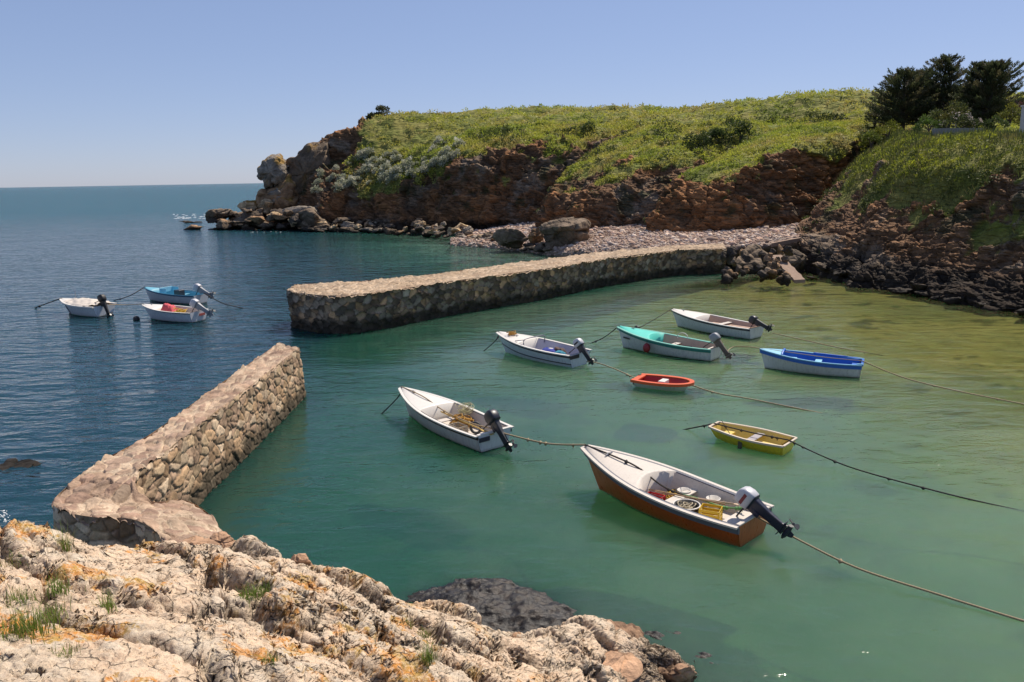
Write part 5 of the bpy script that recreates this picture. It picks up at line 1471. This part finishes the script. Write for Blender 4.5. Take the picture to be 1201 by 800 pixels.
# F: white boat with boarded over pinkish tan inside, furthest in the harbour
root, h = start('F', 'motor_boat', 'white motor boat with pinkish tan boarded inside, closest to the long jetty', (886, 397), (795, 383), B=1.6, hb=.90, hs=.58, rake=.45, trw=.84, draft=.2, full=2.5)
hull_mesh(h, hull_paint('hull_white2', (.74, .76, .80), (.01, .012, .018), .02, .4), root)
liner_mesh(h, paint('tan_inside', (.50, .36, .27), .7, .2, 5), root, .34, .05)
rail_mesh('gunwale', h, M_NAVY, root, .04, .0, -.12, -.004)
rail_mesh('deck_edge', h, M_WHITE, root, .012, .10, -.02, .02)
deck_mesh('foredeck', h, M_WHITE, root, .66, .985, .05, .014, .02, .36)
mb = MB()
for k in range(5): mb.box((h.L * .34, -.44 + k * .22, .40), (h.L * .52, .16, .03))
mb.build('floor_boards', paint('pink_wood', (.52, .36, .27), .75, .25, 8), root)
thwart(h, M_CREAM, root, .38, .26, .50); thwart(h, M_WOOD, root, .02, .3, .48, name='stern_seat')
outboard(root, (-.02, 0, .65), M_DGREY, M_DGREY, 66, .98)
# E: turquoise decked boat
root, h = start('E', 'fishing_boat', 'white boat with turquoise deck and a dark red fender on its side', (838, 422), (731, 408), B=1.66, hb=1.0, hs=.58, rake=.30, trw=.74, draft=.2, full=2.4, vee=.75)
hull_mesh(h, hull_paint('hull_white3', (.76, .75, .76), (.015, .015, .02), .025, .4), root)
liner_mesh(h, paint('beige_inside', (.46, .36, .28), .7, .25, 6), root, .14, .05)
TQ = paint('turquoise', (.08, .58, .48), .45, .15, 6)
TD = paint('turquoise_dark', (.012, .20, .18), .45, .15, 6)
rail_mesh('rubbing_strake', h, TD, root, .04, .0, -.16, -.004)
rail_mesh('gunwale', h, paint('turquoise_pale', (.16, .46, .38), .5, .2, 6), root, .012, .12, -.02, .02)
deck_mesh('foredeck', h, TQ, root, .66, .985, .06, .014, .02, .16, curve=-.05)
thwart(h, M_CREAM, root, .42, .26, .42); thwart(h, M_CREAM, root, .02, .34, .44, name='stern_seat')
mb = MB(); mb.tube(np.array([(h.L + .24, 0, .82), (h.L + .27, 0, .98)]), [.05, .04], 8); mb.build('stem_head', M_WHITE, root, True)
mb = MB(); mb.box((float(h.pt(.9, .8)[0]), float(h.pt(.9, .78)[1]) + .02, .56), (.5, .02, .07), -.42, bev=.004); mb.build('name_plate', M_BLACK, root)
outboard(root, (-.02, 0, .66), M_GREY, paint('motor_rust', (.16, .12, .10), .6, .3, 9), 38, 1.0)
# D: white boat with navy stripes near the long jetty
root, h = start('D', 'motor_boat', 'white motor boat with navy stripes and a grey rail frame, left of the turquoise boat', (679, 429), (593, 413), B=1.66, hb=.90, hs=.58, rake=.5, trw=.84, draft=.2, full=2.4)
hull_mesh(h, hull_paint('hull_bluewhite', (.72, .76, .84), (.6, .6, .6), -.1, .35), root)
liner_mesh(h, paint('lilac_inside', (.46, .45, .52), .6, .15, 6), root, .16, .07)
rail_mesh('rubbing_strake', h, M_NAVY, root, .04, .0, -.13, -.004)
rail_mesh('boot_stripe', h, M_NAVY, root, .014, 0, -.045, .02, w=.48)
rail_mesh('deck_edge', h, M_WHITE, root, .012, .12, -.02, .02)
deck_mesh('foredeck', h, M_WHITE, root, .66, .985, .05, .014, .02, .2)
thwart(h, M_WHITE, root, .40, .4, .40); thwart(h, M_CREAM, root, .02, .3, .44, name='stern_seat')
mb = MB(); mb.box((-.09, .40, .47), (.02, .62, .16), bev=.003); mb.build('transom_panel', M_BLACK, root)
x_ = float(h.pt(.58, 1)[0]); y_ = float(h.half(.58)) - .12; z_ = float(h.sheer(.58))
mb = MB(); mb.tube(catmull(np.array([(x_, -y_, z_ - .1), (x_, -y_, z_ + .22), (x_, 0, z_ + .26), (x_, y_, z_ + .22), (x_, y_, z_ - .1)]), 5), .022, 8); mb.tube(np.array([(x_, y_, z_ + .22), (x_ + .6, y_ - .05, z_ + .1)]), .018, 8); mb.tube(np.array([(x_, -y_, z_ + .22), (x_ + .6, -y_ + .05, z_ + .1)]), .018, 8)
mb.build('rail_frame', paint('grey_tube', (.16, .16, .20), .4), root, True)
outboard(root, (-.02, 0, .66), M_SILV, M_DGREY, 40, 1.0, M_BLACK)
# A B C: beyond the harbour mouth
go = 'small boats moored outside the harbour mouth'
root, h = start('A', 'motor_boat', 'white motor boat under a crumpled off white cover with black outboard, outside the harbour', (123, 370.5), (81, 367.5), 'boat', go, B=1.9, hb=.92, hs=.68, rake=.55, trw=.86, draft=.2, full=2.5)
hull_mesh(h, hull_paint('hull_white4', (.78, .79, .80), (.012, .014, .02), .02, .4), root)
liner_mesh(h, M_CREAM, root, .3, .05)
rail_mesh('gunwale', h, M_WHITE, root, .04, .10, -.06, .02)
deck_mesh('foredeck', h, M_WHITE, root, .72, .985, .05, .014, .02, .4)
gx, gy_ = np.meshgrid(np.linspace(.10, .80, 40), np.linspace(-1, 1, 26), indexing='ij')
V = []
for t_i, s_i in zip(gx.ravel(), gy_.ravel()):
    V.append((float(h.pt(t_i, 1)[0]), s_i * (float(h.half(t_i)) + .03), float(h.sheer(t_i)) + .04 + .24 * (1 - abs(s_i) ** 1.6) * math.sin(math.pi * min(1, max(0, (t_i - .05) / .8)))))
V = np.array(V); V[:, 2] += fbm(V / .32, 4, 5) * .13; V[:, 2] -= (np.abs(gy_.ravel()) > .98) * .06
o = mesh('boat_cover', V, grid_faces(40, 26, True), paint('canvas', (.62, .56, .49), .9, .15, 4, .3), root, True)
mb = MB(); tt_ = .78
mb.tube(np.array([h.pt(tt_, w_) + np.array([0, .02, 0]) for w_ in (.3, .6, .9, 1.0)]), .02, 6); mb.build('lashing', M_BLACK, root)
mb = MB(); mb.tube(np.array([(h.L * .75, 0, 1.0), (h.L * .75, 0, 1.5)]), .015, 6); mb.build('staff', M_GREY, root)
outboard(root, (-.02, .15, .76), M_BLACK, M_BLACK, 20, 1.15)
root, h = start('B', 'motor_boat', 'white boat with light blue inside and pale grey outboard, outside the harbour', (236, 356), (176, 352.5), 'boat', go, B=1.8, hb=.92, hs=.62, rake=.4, trw=.78, draft=.2, full=2.4)
hull_mesh(h, hull_paint('hull_white5', (.74, .74, .76), (.02, .02, .03), .02, .4), root)
SB = paint('sky_blue', (.16, .44, .56), .5, .15, 6)
liner_mesh(h, SB, root, .2, .05)
rail_mesh('rubbing_strake', h, paint('mid_blue', (.03, .14, .24), .5), root, .03, .0, -.10, -.01)
rail_mesh('gunwale', h, paint('mid_blue', (.03, .14, .24)), root, .012, .07, -.02, .02)
deck_mesh('foredeck', h, SB, root, .80, .985, .04, .014, .02, .5)
thwart(h, SB, root, .36, .3, .5)
mb = MB(); x_ = h.L * .66; y_ = float(h.half(.66)) * .7; z_ = float(h.sheer(.66))
mb.box((x_, 0, z_ + .10), (.04, 2 * y_, .34)); mb.box((x_ - .3, y_, z_ + .08), (.6, .03, .30)); mb.box((x_ - .3, -y_, z_ + .08), (.6, .03, .30)); mb.build('spray_screen', paint('pale_blue', (.25, .56, .72)), root)
mb = MB(); mb.box((h.L * .40, 0, .62), (.5, .5, .5)); mb.build('engine_box', M_DGREY, root)
outboard(root, (-.02, 0, .70), M_SILV, M_GREY, 62, 1.3)
root, h = start('C', 'motor_boat', 'white boat carrying pink and yellow gear in front of the light blue one', (233, 377), (177, 374), 'boat', go, B=1.75, hb=.86, hs=.62, rake=.5, trw=.86, draft=.2, full=2.5)
hull_mesh(h, hull_paint('hull_white6', (.76, .77, .80), (.012, .014, .02), .02, .4), root)
liner_mesh(h, M_CREAM, root, .26, .05)
rail_mesh('gunwale', h, M_NAVY, root, .03, .0, -.07, -.012)
rail_mesh('deck_edge', h, M_WHITE, root, .012, .09, -.02, .02)
deck_mesh('foredeck', h, M_WHITE, root, .72, .985, .05, .014, .02, .3)
thwart(h, M_CREAM, root, .40, .26, .5)
mb = MB(); mb.box((-.09, -.25, .40), (.02, .5, .14), bev=.003); mb.build('transom_panel', paint('dull_red', (.30, .06, .05), .6), root)
outboard(root, (-.02, 0, .70), M_SILV, M_GREY, 58, 1.25)

for key_, tt_ in (('J', .88), ('F', .88), ('D', .80), ('E', .86), ('C', .88)):
    rt_, hh_ = BOATS[key_][0], BOATS[key_][1]; p = hh_.pt(tt_, 1.0); zc = float(hh_.sheer(tt_)) + .062
    mb = MB(); mb.tube(np.array([(float(p[0]), 0, zc - .03), (float(p[0]), 0, zc + .05)]), .025, 8); mb.tube(np.array([(float(p[0]) - .11, 0, zc + .05), (float(p[0]), 0, zc + .06), (float(p[0]) + .11, 0, zc + .05)]), [.012, .02, .012], 8)
    mb.build('cleat', M_GREY, rt_, True)
# ------------------------------------------------------------------ gear in the boats (each its own thing)
def crate(name, size, mat, label, fill=None):
    lx, ly, lz = size; t = .015; root = None
    mb = MB(); mb.box((0, 0, t / 2 + .002), (lx, ly, t))
    for sx_, sy_ in ((1, 0), (-1, 0), (0, 1), (0, -1)):
        n = 4
        for k in range(n):
            z = .03 + (lz - .05) * k / (n - 1)
            if sx_: mb.box((sx_ * (lx / 2 - t / 2), 0, z), (t, ly - .002, lz / n * .72), bev=.003)
            else: mb.box((0, sy_ * (ly / 2 - t / 2), z), (lx - 2 * t - .004, t, lz / n * .72), bev=.003)
    for sx_ in (1, -1):
        for sy_ in (1, -1): mb.box((sx_ * (lx / 2 - .016), sy_ * (ly / 2 - .016), lz / 2), (.04, .04, lz), bev=.004)
    return tag(mb.build(name, mat), label, 'crate', None)
def rope_heap(name, rad, n, r, mat, label, seed, cat='rope', flat=.5, turns=3):
    rs = np.random.RandomState(seed); mb = MB()
    for k in range(n):
        c = rs.normal(0, rad * .3, 3); c[2] = abs(c[2]) * flat
        a = np.linspace(0, 2 * math.pi, 25); q = rad * rs.uniform(.35, .8)
        p = np.stack([c[0] + np.cos(a) * q * rs.uniform(.6, 1), c[1] + np.sin(a) * q, c[2] + r + np.sin(a * 2 + rs.rand() * 6) * q * .22 + k * r * .5], 1)
        p[:, 2] = np.maximum(p[:, 2], r)
        mb.tube(p, r, 6, False)
    return tag(mb.build(name, mat, None, True), label, cat)
def pole(name, key, a, b, r, mat, label, cat, blade=None):
    p, q = bw(key, *a), bw(key, *b); c = p
    mb = MB(); n = 8; pts = np.array([(p + (q - p) * i / (n - 1)) - c for i in range(n)])
    mb.tube(pts, r, 8)
    o = mb.build(name, mat, None, True); o.location = tuple(c)
    if blade:
        d = (q - p) / np.linalg.norm(q - p); s = np.cross(d, (0, 0, 1)); s /= np.linalg.norm(s); u = np.cross(s, d)
        rg = []
        for k, wd in ((0, .03), (.15, .06), (.5, .075), (.62, .06)):
            x = (q - c) + d * k; rg.append([x - s * wd - u * .008, x + s * wd - u * .008, x + s * wd + u * .008, x - s * wd + u * .008])
        mb2 = MB(); mb2.rings(rg); mb2.build('blade', blade, o)
    return tag(o, label, cat)
YR = paint('yellow_rope', (.55, .34, .04), .8, .3, 20)
OR = paint('ochre_rope', (.46, .24, .04), .85, .35, 20)
TR = paint('tan_rope', (.36, .27, .16), .85, .3, 20)
DR = paint('tarred_rope', (.035, .030, .026), .85, .3, 20)
GR = paint('green_rope', (.12, .30, .10), .8, .3, 20)
LK = BOATS['K'][1].L
o = put(crate('crate', (.44, .34, .24), paint('red_plastic', (.48, .012, .02), .45, .15), 'red plastic crate in the orange brown boat'), 'K', LK * .565, .24, .105, .1)
for k, (dx, dy, cc_) in enumerate(((.08, .04, (.55, .58, .6)), (-.1, -.05, (.08, .16, .3)), (-.02, .07, (.6, .55, .5)), (.06, -.08, (.04, .05, .06)))):
    P, Fc, V, _ = rock_geom((.13, .10, .10), 900 + k, 3, 5, .05)
    oo = mesh('tackle_bit', P, Fc, paint('tackle_%d' % k, cc_, .5), None, True); put(oo, 'K', LK * .565 + dx, .24 + dy, .175)
    tag(oo, ['white lump of tackle in the red crate', 'blue lump of tackle in the red crate', 'pale pinkish lump of tackle in the red crate', 'black lump of tackle in the red crate'][k], 'tackle')
put(rope_heap('rope_heap', .26, 14, .016, YR, 'heap of yellow rope near the bow inside the orange brown boat', 1), 'K', LK * .53, -.42, .11)
def lathe(prof, n=20):
    mb = MB(); rg = []
    for r_, z_ in prof: rg.append([(r_ * math.cos(2 * math.pi * k / n), r_ * math.sin(2 * math.pi * k / n), z_) for k in range(n)])
    mb.rings(rg); return mb
mb = lathe([(.16, 0), (.27, .02), (.30, .26), (.32, .28), (.32, .30), (.29, .30), (.26, .05), (.05, .04)])
o = mb.build('tub', M_BLACK, None, True); put(tag(o, 'round black tub with a pale rim holding coiled pale line', 'tub'), 'K', LK * .345, .30, .105)
rimm = MB(); a = np.linspace(0, 2 * math.pi, 29); rimm.tube(np.stack([np.cos(a) * .305, np.sin(a) * .305, a * 0 + .30], 1), .018, 6, False); rimm.build('rim', M_WHITE, o, True)
put(rope_heap('rope_coil', .24, 16, .014, paint('pale_rope', (.45, .38, .26), .85, .35, 20), 'pale line coiled inside the round black tub', 2, flat=.2), 'K', LK * .345, .30, .24)
o = put(crate('crate', (.46, .40, .34), paint('yellow_plastic', (.62, .40, .012), .4, .15), 'yellow plastic crate in front of the stern seat of the orange brown boat'), 'K', LK * .215, .18, .105, .35)
def bucket(label, key, x, y, z, mat, s=1.0):
    o = lathe([(.10 * s, 0), (.115 * s, .01), (.14 * s, .24 * s), (.148 * s, .245 * s), (.148 * s, .26 * s), (.132 * s, .26 * s), (.108 * s, .03), (.02, .025)]).build('bucket', mat, None, True)
    put(tag(o, label, 'bucket'), key, x, y, z)
    b = MB(); a = np.linspace(0, math.pi, 13); b.tube(np.stack([np.cos(a) * .14 * s, -np.sin(a) * .10 * s, .24 * s + np.sin(a) * .06], 1), .005, 5); b.build('handle', M_GREY, o, True)
bucket('white bucket beside the yellow rope heap in the orange brown boat', 'K', LK * .47, -.42, .105, M_WHITE, 1.15)
bucket('white bucket near the stern on the far side of the orange brown boat', 'K', LK * .29, -.46, .105, M_WHITE, 1.15)
pole('boat_hook', 'K', (LK * .63, .06, .46), (LK * .18, -.18, .56), .02, M_WOOD, 'brown wooden boat hook lying over the seat of the orange brown boat', 'boat hook')
pole('oar', 'K', (LK * .60, -.02, .40), (LK * .16, -.42, .52), .022, paint('pale_wood', (.50, .36, .25), .7, .2, 12), 'pale wooden oar lying beside the boat hook', 'oar', paint('pale_wood', (.50, .36, .25)))
LJ = BOATS['J'][1].L
put(rope_heap('rope_heap', .34, 22, .02, OR, 'heap of ochre yellow rope amidships in the white boat', 3, flat=.9), 'J', LJ * .40, -.20, .14)
put(crate('crate', (.52, .38, .30), paint('beige_plastic', (.42, .36, .27), .6), 'beige box below the seat of the white boat with the charcoal outboard'), 'J', LJ * .30, .28, .105)
a = np.linspace(0, 2 * math.pi, 29); mb = MB(); mb.tube(np.stack([np.cos(a) * .17, a * 0, .2 + np.sin(a) * .17], 1), .045, 8, False)
put(tag(mb.build('ring_fender', paint('dark_tyre', (.05, .055, .06), .6), None, True), 'dark ring fender leaning by the stern seat of the white boat', 'fender'), 'J', LJ * .22, -.12, .12, .5)
mb = MB(); mb.box((0, 0, .15), (.3, .24, .3))
pole('oar', 'J', (LJ * .60, -.05, .56), (LJ * .10, .10, .54), .024, paint('yellow_wood', (.52, .35, .10), .7, .25, 12), 'yellowish oar laid over the seat of the white boat', 'oar', paint('yellow_wood', (.52, .35, .10)))
pole('net_pole', 'J', (LJ * .50, -.62, .52), (LJ * .40, -.58, .90), .014, M_WOOD, 'short stick propped on the far side of the white boat', 'stick')
put(rope_heap('net', .30, 18, .008, paint('pale_net', (.50, .46, .26), .9), 'pale tangled net on the far side of the white boat', 6, 'net', flat=1.4), 'J', LJ * .47, -.56, .50)
LD = BOATS['D'][1].L
def cloth(name, key, x, y, z, s, c, label, seed):
    gx, gy2 = np.meshgrid(np.linspace(-1, 1, 20), np.linspace(-1, 1, 16), indexing='ij')
    V = np.stack([gx.ravel() * s[0] / 2, gy2.ravel() * s[1] / 2, (1 - np.maximum(np.abs(gx), np.abs(gy2)) ** 4).ravel() * s[2]], 1)
    V[:, 2] += fbm(V / .18 + seed, 4, seed) * s[2] * .5; V[:, 2] = np.maximum(V[:, 2], .005)
    V = np.concatenate([V, V * np.array([1, 1, 0])]); f = grid_faces(20, 16, True)
    o = mesh(name, V, np.concatenate([f, f[:, ::-1] + 320]), paint(name + str(seed), c, .9, .25, 8, .3), None, True)
    return tag(put(o, key, x, y, z, .2), label, 'cloth')
cloth('folded_sheet', 'D', LD * .34, .22, .38, (.9, .6, .22), (.03, .05, .28), 'crumpled dark blue sheet in the navy striped boat', 3)
cloth('folded_sheet', 'D', LD * .20, .25, .42, (.45, .5, .16), (.03, .22, .32), 'crumpled turquoise sheet at the stern of the navy striped boat', 4)
cloth('jacket', 'D', LD * .27, -.05, .36, (.6, .5, .26), (.10, .06, .05), 'brown bundle next to the crumpled dark blue sheet', 5)
put(rope_heap('rope_heap', .24, 12, .016, OR, 'tangle of ochre rope on the foredeck of the navy striped boat', 8, flat=.3), 'D', LD * .90, 0, float(BOATS['D'][1].sheer(.9)) + .05)
LE = BOATS['E'][1].L
put(rope_heap('rope_heap', .30, 16, .016, TR, 'tan rope heap inside the turquoise decked boat', 9, flat=.6), 'E', LE * .58, .1, .15)
a = np.linspace(-.2, math.pi + .2, 21); mb = MB(); mb.tube(np.stack([np.cos(a) * .26, a * 0, np.sin(a) * .22], 1), .022, 6)
put(tag(mb.build('hose_loop', paint('white_hose', (.6, .62, .58), .5), None, True), 'loop of white hose standing on the far side of the turquoise boat', 'hose'), 'E', LE * .40, -.60, .70)
put(crate('crate', (.5, .4, .28), M_DGREY, 'dark crate behind the seat of the turquoise decked boat'), 'E', LE * .30, 0, .145)
hE = BOATS['E'][1]; p = hE.pt(.62, .85)
a = np.linspace(-1, 1, 13); mb = MB(); mb.tube(np.stack([a * 0, a * 0, a * .22], 1), np.sqrt(np.maximum(1 - a ** 2, .02)) * .17, 14); 
o = mb.build('fender', paint('fender_red', (.30, .02, .025), .45, .15), None, True)
put(tag(o, 'dark red fender hanging on the side of the turquoise decked boat', 'fender'), 'E', float(p[0]), float(p[1]) + .19, .36)
mb = MB(); mb.tube(np.array([(0, 0, .2), (0, -.06, .42)]), .012, 5); mb.build('lanyard', DR, o)
LG = BOATS['G'][1].L
pole('oar', 'G', (LG * .50, -.72, .66), (LG * .14, -.70, .60), .03, BL, 'blue oar lying along the far gunwale of the blue rowing boat', 'oar', BL)
LC = BOATS['C'][1].L
cloth('folded_sheet', 'C', LC * .62, -.1, .50, (.8, .7, .42), (.62, .10, .12), 'crumpled pinkish red sheet in the outer boat with a pale grey outboard', 6)
put(rope_heap('rope_heap', .34, 16, .022, YR, 'yellow rope heap in the outer boat with the pinkish sheet', 10, flat=.9), 'C', LC * .34, 0, .40)
put(rope_heap('rope_heap', .12, 8, .014, DR, 'small dark rope bundle at the stern of the tiny orange rimmed dinghy', 12), 'H', BOATS['H'][1].L * .84, -.1, .12)

# ------------------------------------------------------------------ mooring ropes
def rope(pts, r, mat, label, knots=0, seed=0, n=8):
    P = catmull(np.array(pts), n); rs = np.random.RandomState(seed + 77)
    c = P[0].copy(); mb = MB(); mb.tube(P - c, r, 7)
    for k in range(knots):
        i = rs.randint(2, len(P) - 2); q = P[i] - c; d = (P[i + 1] - P[i - 1]); d /= np.linalg.norm(d)
        mb.tube(np.array([q - d * .05, q, q + d * .05]) + np.array([0, 0, -.01]), [r * .8, r * rs.uniform(1.8, 2.8), r * .8], 7)
        if rs.rand() < .5: mb.tube(np.array([q, q + np.array([.01, .02, -.10])]), [r, r * .4], 5)
    o = mb.build('mooring_rope', mat, None, True); o.location = tuple(c)
    return tag(o, label, 'rope', None)
hK, hJ, hD, hF, hG, hH, hI, hA, hB, hC = [BOATS[k][1] for k in 'KJDFGHIABC']
bowp = lambda key, dz=.05: bw(key, BOATS[key][1].L + BOATS[key][1].rake - .08, 0, BOATS[key][1].hb + dz)
rope([bw('J', -.45, .0, .62), W(640, 520, .52), bowp('K')], .024, TR, 'tan rope between the white boat and the orange brown boat', 4, 1)
kb = bowp('K')
rope([kb, bw('K', LK * .86, .02, 1.02), bw('K', LK * .72, -.02, .90), bw('K', LK * .55, -.10, .56), bw('K', LK * .36, -.22, .44)], .022, DR, 'dark rope running aft over the foredeck of the orange brown boat', 5, 2)
rope([bw('K', LK * .46, -.20, .46), bw('K', LK * .36, -.24, .47), bw('K', LK * .2, -.26, .44), bw('K', LK * .06, -.2, .62)], .02, GR, 'green line over the oars in the orange brown boat', 6, 3)
rope([bw('K', -.1, -.05, .55), W(950, 640, .30), W(1010, 668, .17), W(1100, 697, .07), W(1180, 722, .03), W(1290, 755, -.06)], .022, TR, 'long tan rope from the stern of the orange brown boat to the right', 3, 4)
rope([bowp('J'), bw('J', LJ * .8, .02, .90), bw('J', LJ * .55, -.02, .64), bw('J', LJ * .25, .02, .58), bw('J', -.1, .02, .66)], .02, TR, 'tan rope lying lengthwise through the white boat', 3, 5)
rope([bowp('J'), bowp('J') + np.array([-.12, .0, -.35]), W(446, 487, -.05)], .022, DR, 'dark rope from the bow of the white boat into the water', 2, 6)
rope([W(797, 505, -.04), W(812, 502, .08), bw('I', hI.L + .12, 0, .45)], .022, DR, 'black rope left of the yellow dinghy', 2, 7)
rope([bw('I', hI.L + .12, 0, .45), bw('I', hI.L * .5, .0, .40), bw('I', -.05, 0, .40)], .022, DR, 'black rope stretched lengthwise over the yellow dinghy', 4, 8)
rope([bw('I', -.05, 0, .40), W(965, 535, .22), W(1010, 552, .10), W(1110, 579, .03), W(1215, 603, -.03), W(1260, 612, -.08)], .02, DR, 'long black rope from the yellow dinghy to the right', 7, 9)
rope([bw('I', hI.L + .05, -.3, .50), bw('I', hI.L * .75, .1, .12)], .01, DR, 'thin black line slanting into the bow of the yellow dinghy', 0, 10)
rope([bowp('G', .02), bw('G', LG * .6, .0, .72), bw('G', LG * .3, .05, .66), bw('G', -.05, .15, .66)], .018, TR, 'tan rope lying lengthwise over the blue rowing boat', 0, 11)
rope([bw('G', -.05, .15, .66), W(1060, 443, .30), W(1120, 458, .15), W(1200, 474, .03), W(1260, 486, -.06)], .024, TR, 'tan rope from the stern of the blue rowing boat to the right', 2, 12)
rope([bw('F', -.9, 0, .40), W(930, 396, .16), W(985, 408, .04), W(1036, 417, -.05)], .022, TR, 'pale rope from the outboard of the pinkish tan boarded boat', 1, 13)
rope([bw('E', -.5, 0, .35), W(860, 407, .40), W(880, 407, .55), bowp('G', .0)], .02, TR, 'tan rope joining the turquoise boat and the blue rowing boat', 0, 14)
rope([bowp('E'), W(708, 396, .35), W(692, 403, -.05)], .022, DR, 'dark rope from the bow of the turquoise boat into the water', 1, 15)
bp_ = W(747, 386, .32)
rope([bowp('F'), W(765, 376, .62), bp_], .02, DR, 'dark rope from the bow of the pinkish tan boarded boat', 1, 16)
P, Fc, V, _ = rock_geom((.30, .26, .62), 991, 3, 3, .10)
o = mesh('weedy_float', P, Fc, m_weed, None, True, np.tile(np.array([[.02, .018, .014]]), (len(P), 1))); o.location = tuple(W(747, 389, .22))
tag(o, 'black weedy float behind the turquoise foredeck', 'float')
rope([bw('D', -.55, .1, .30), W(705, 427, .20), W(724, 434, .18), bw('H', -.05, -.2, .32)], .022, TR, 'tan rope from the navy striped boat to the tiny orange rimmed dinghy', 2, 17)
rope([bw('H', hH.L + .16, 0, .30), W(840, 461, .14), W(880, 468, .04), W(930, 478, .02), W(985, 489, -.05)], .024, TR, 'tan rope trailing right from the tiny orange rimmed dinghy', 2, 18)
rope([bowp('D'), bowp('D') + np.array([-.12, 0, -.4]), W(566, 413, -.05)], .022, DR, 'dark rope from the bow of the navy striped boat into the water', 1, 19)
rope([bowp('A'), W(55, 356, .5), W(40, 361.5, -.05)], .035, DR, 'dark rope left of the covered boat outside the harbour', 1, 20)
rope([bowp('B'), W(152, 347, .45), W(132, 353, -.05)], .03, DR, 'dark rope left of the light blue boat outside the harbour', 1, 21)
rope([bw('B', -.3, 0, .75), W(262, 356, .3), W(288, 362, -.05)], .03, DR, 'dark rope trailing right from the light blue boat outside the harbour', 1, 22)
rope([bowp('C'), W(150, 357.5, .5), bw('A', -.2, -.2, .7)], .022, TR, 'tan rope joining the covered boat and the boat with pink gear', 0, 23)
o = lathe([(.02, -.2), (.16, -.14), (.2, 0), (.16, .14), (.05, .2)]).build('buoy', M_BLACK, None, True); o.location = tuple(W(160, 374.5, .04))
tag(o, 'small black buoy floating left of the boat with pink gear', 'buoy')
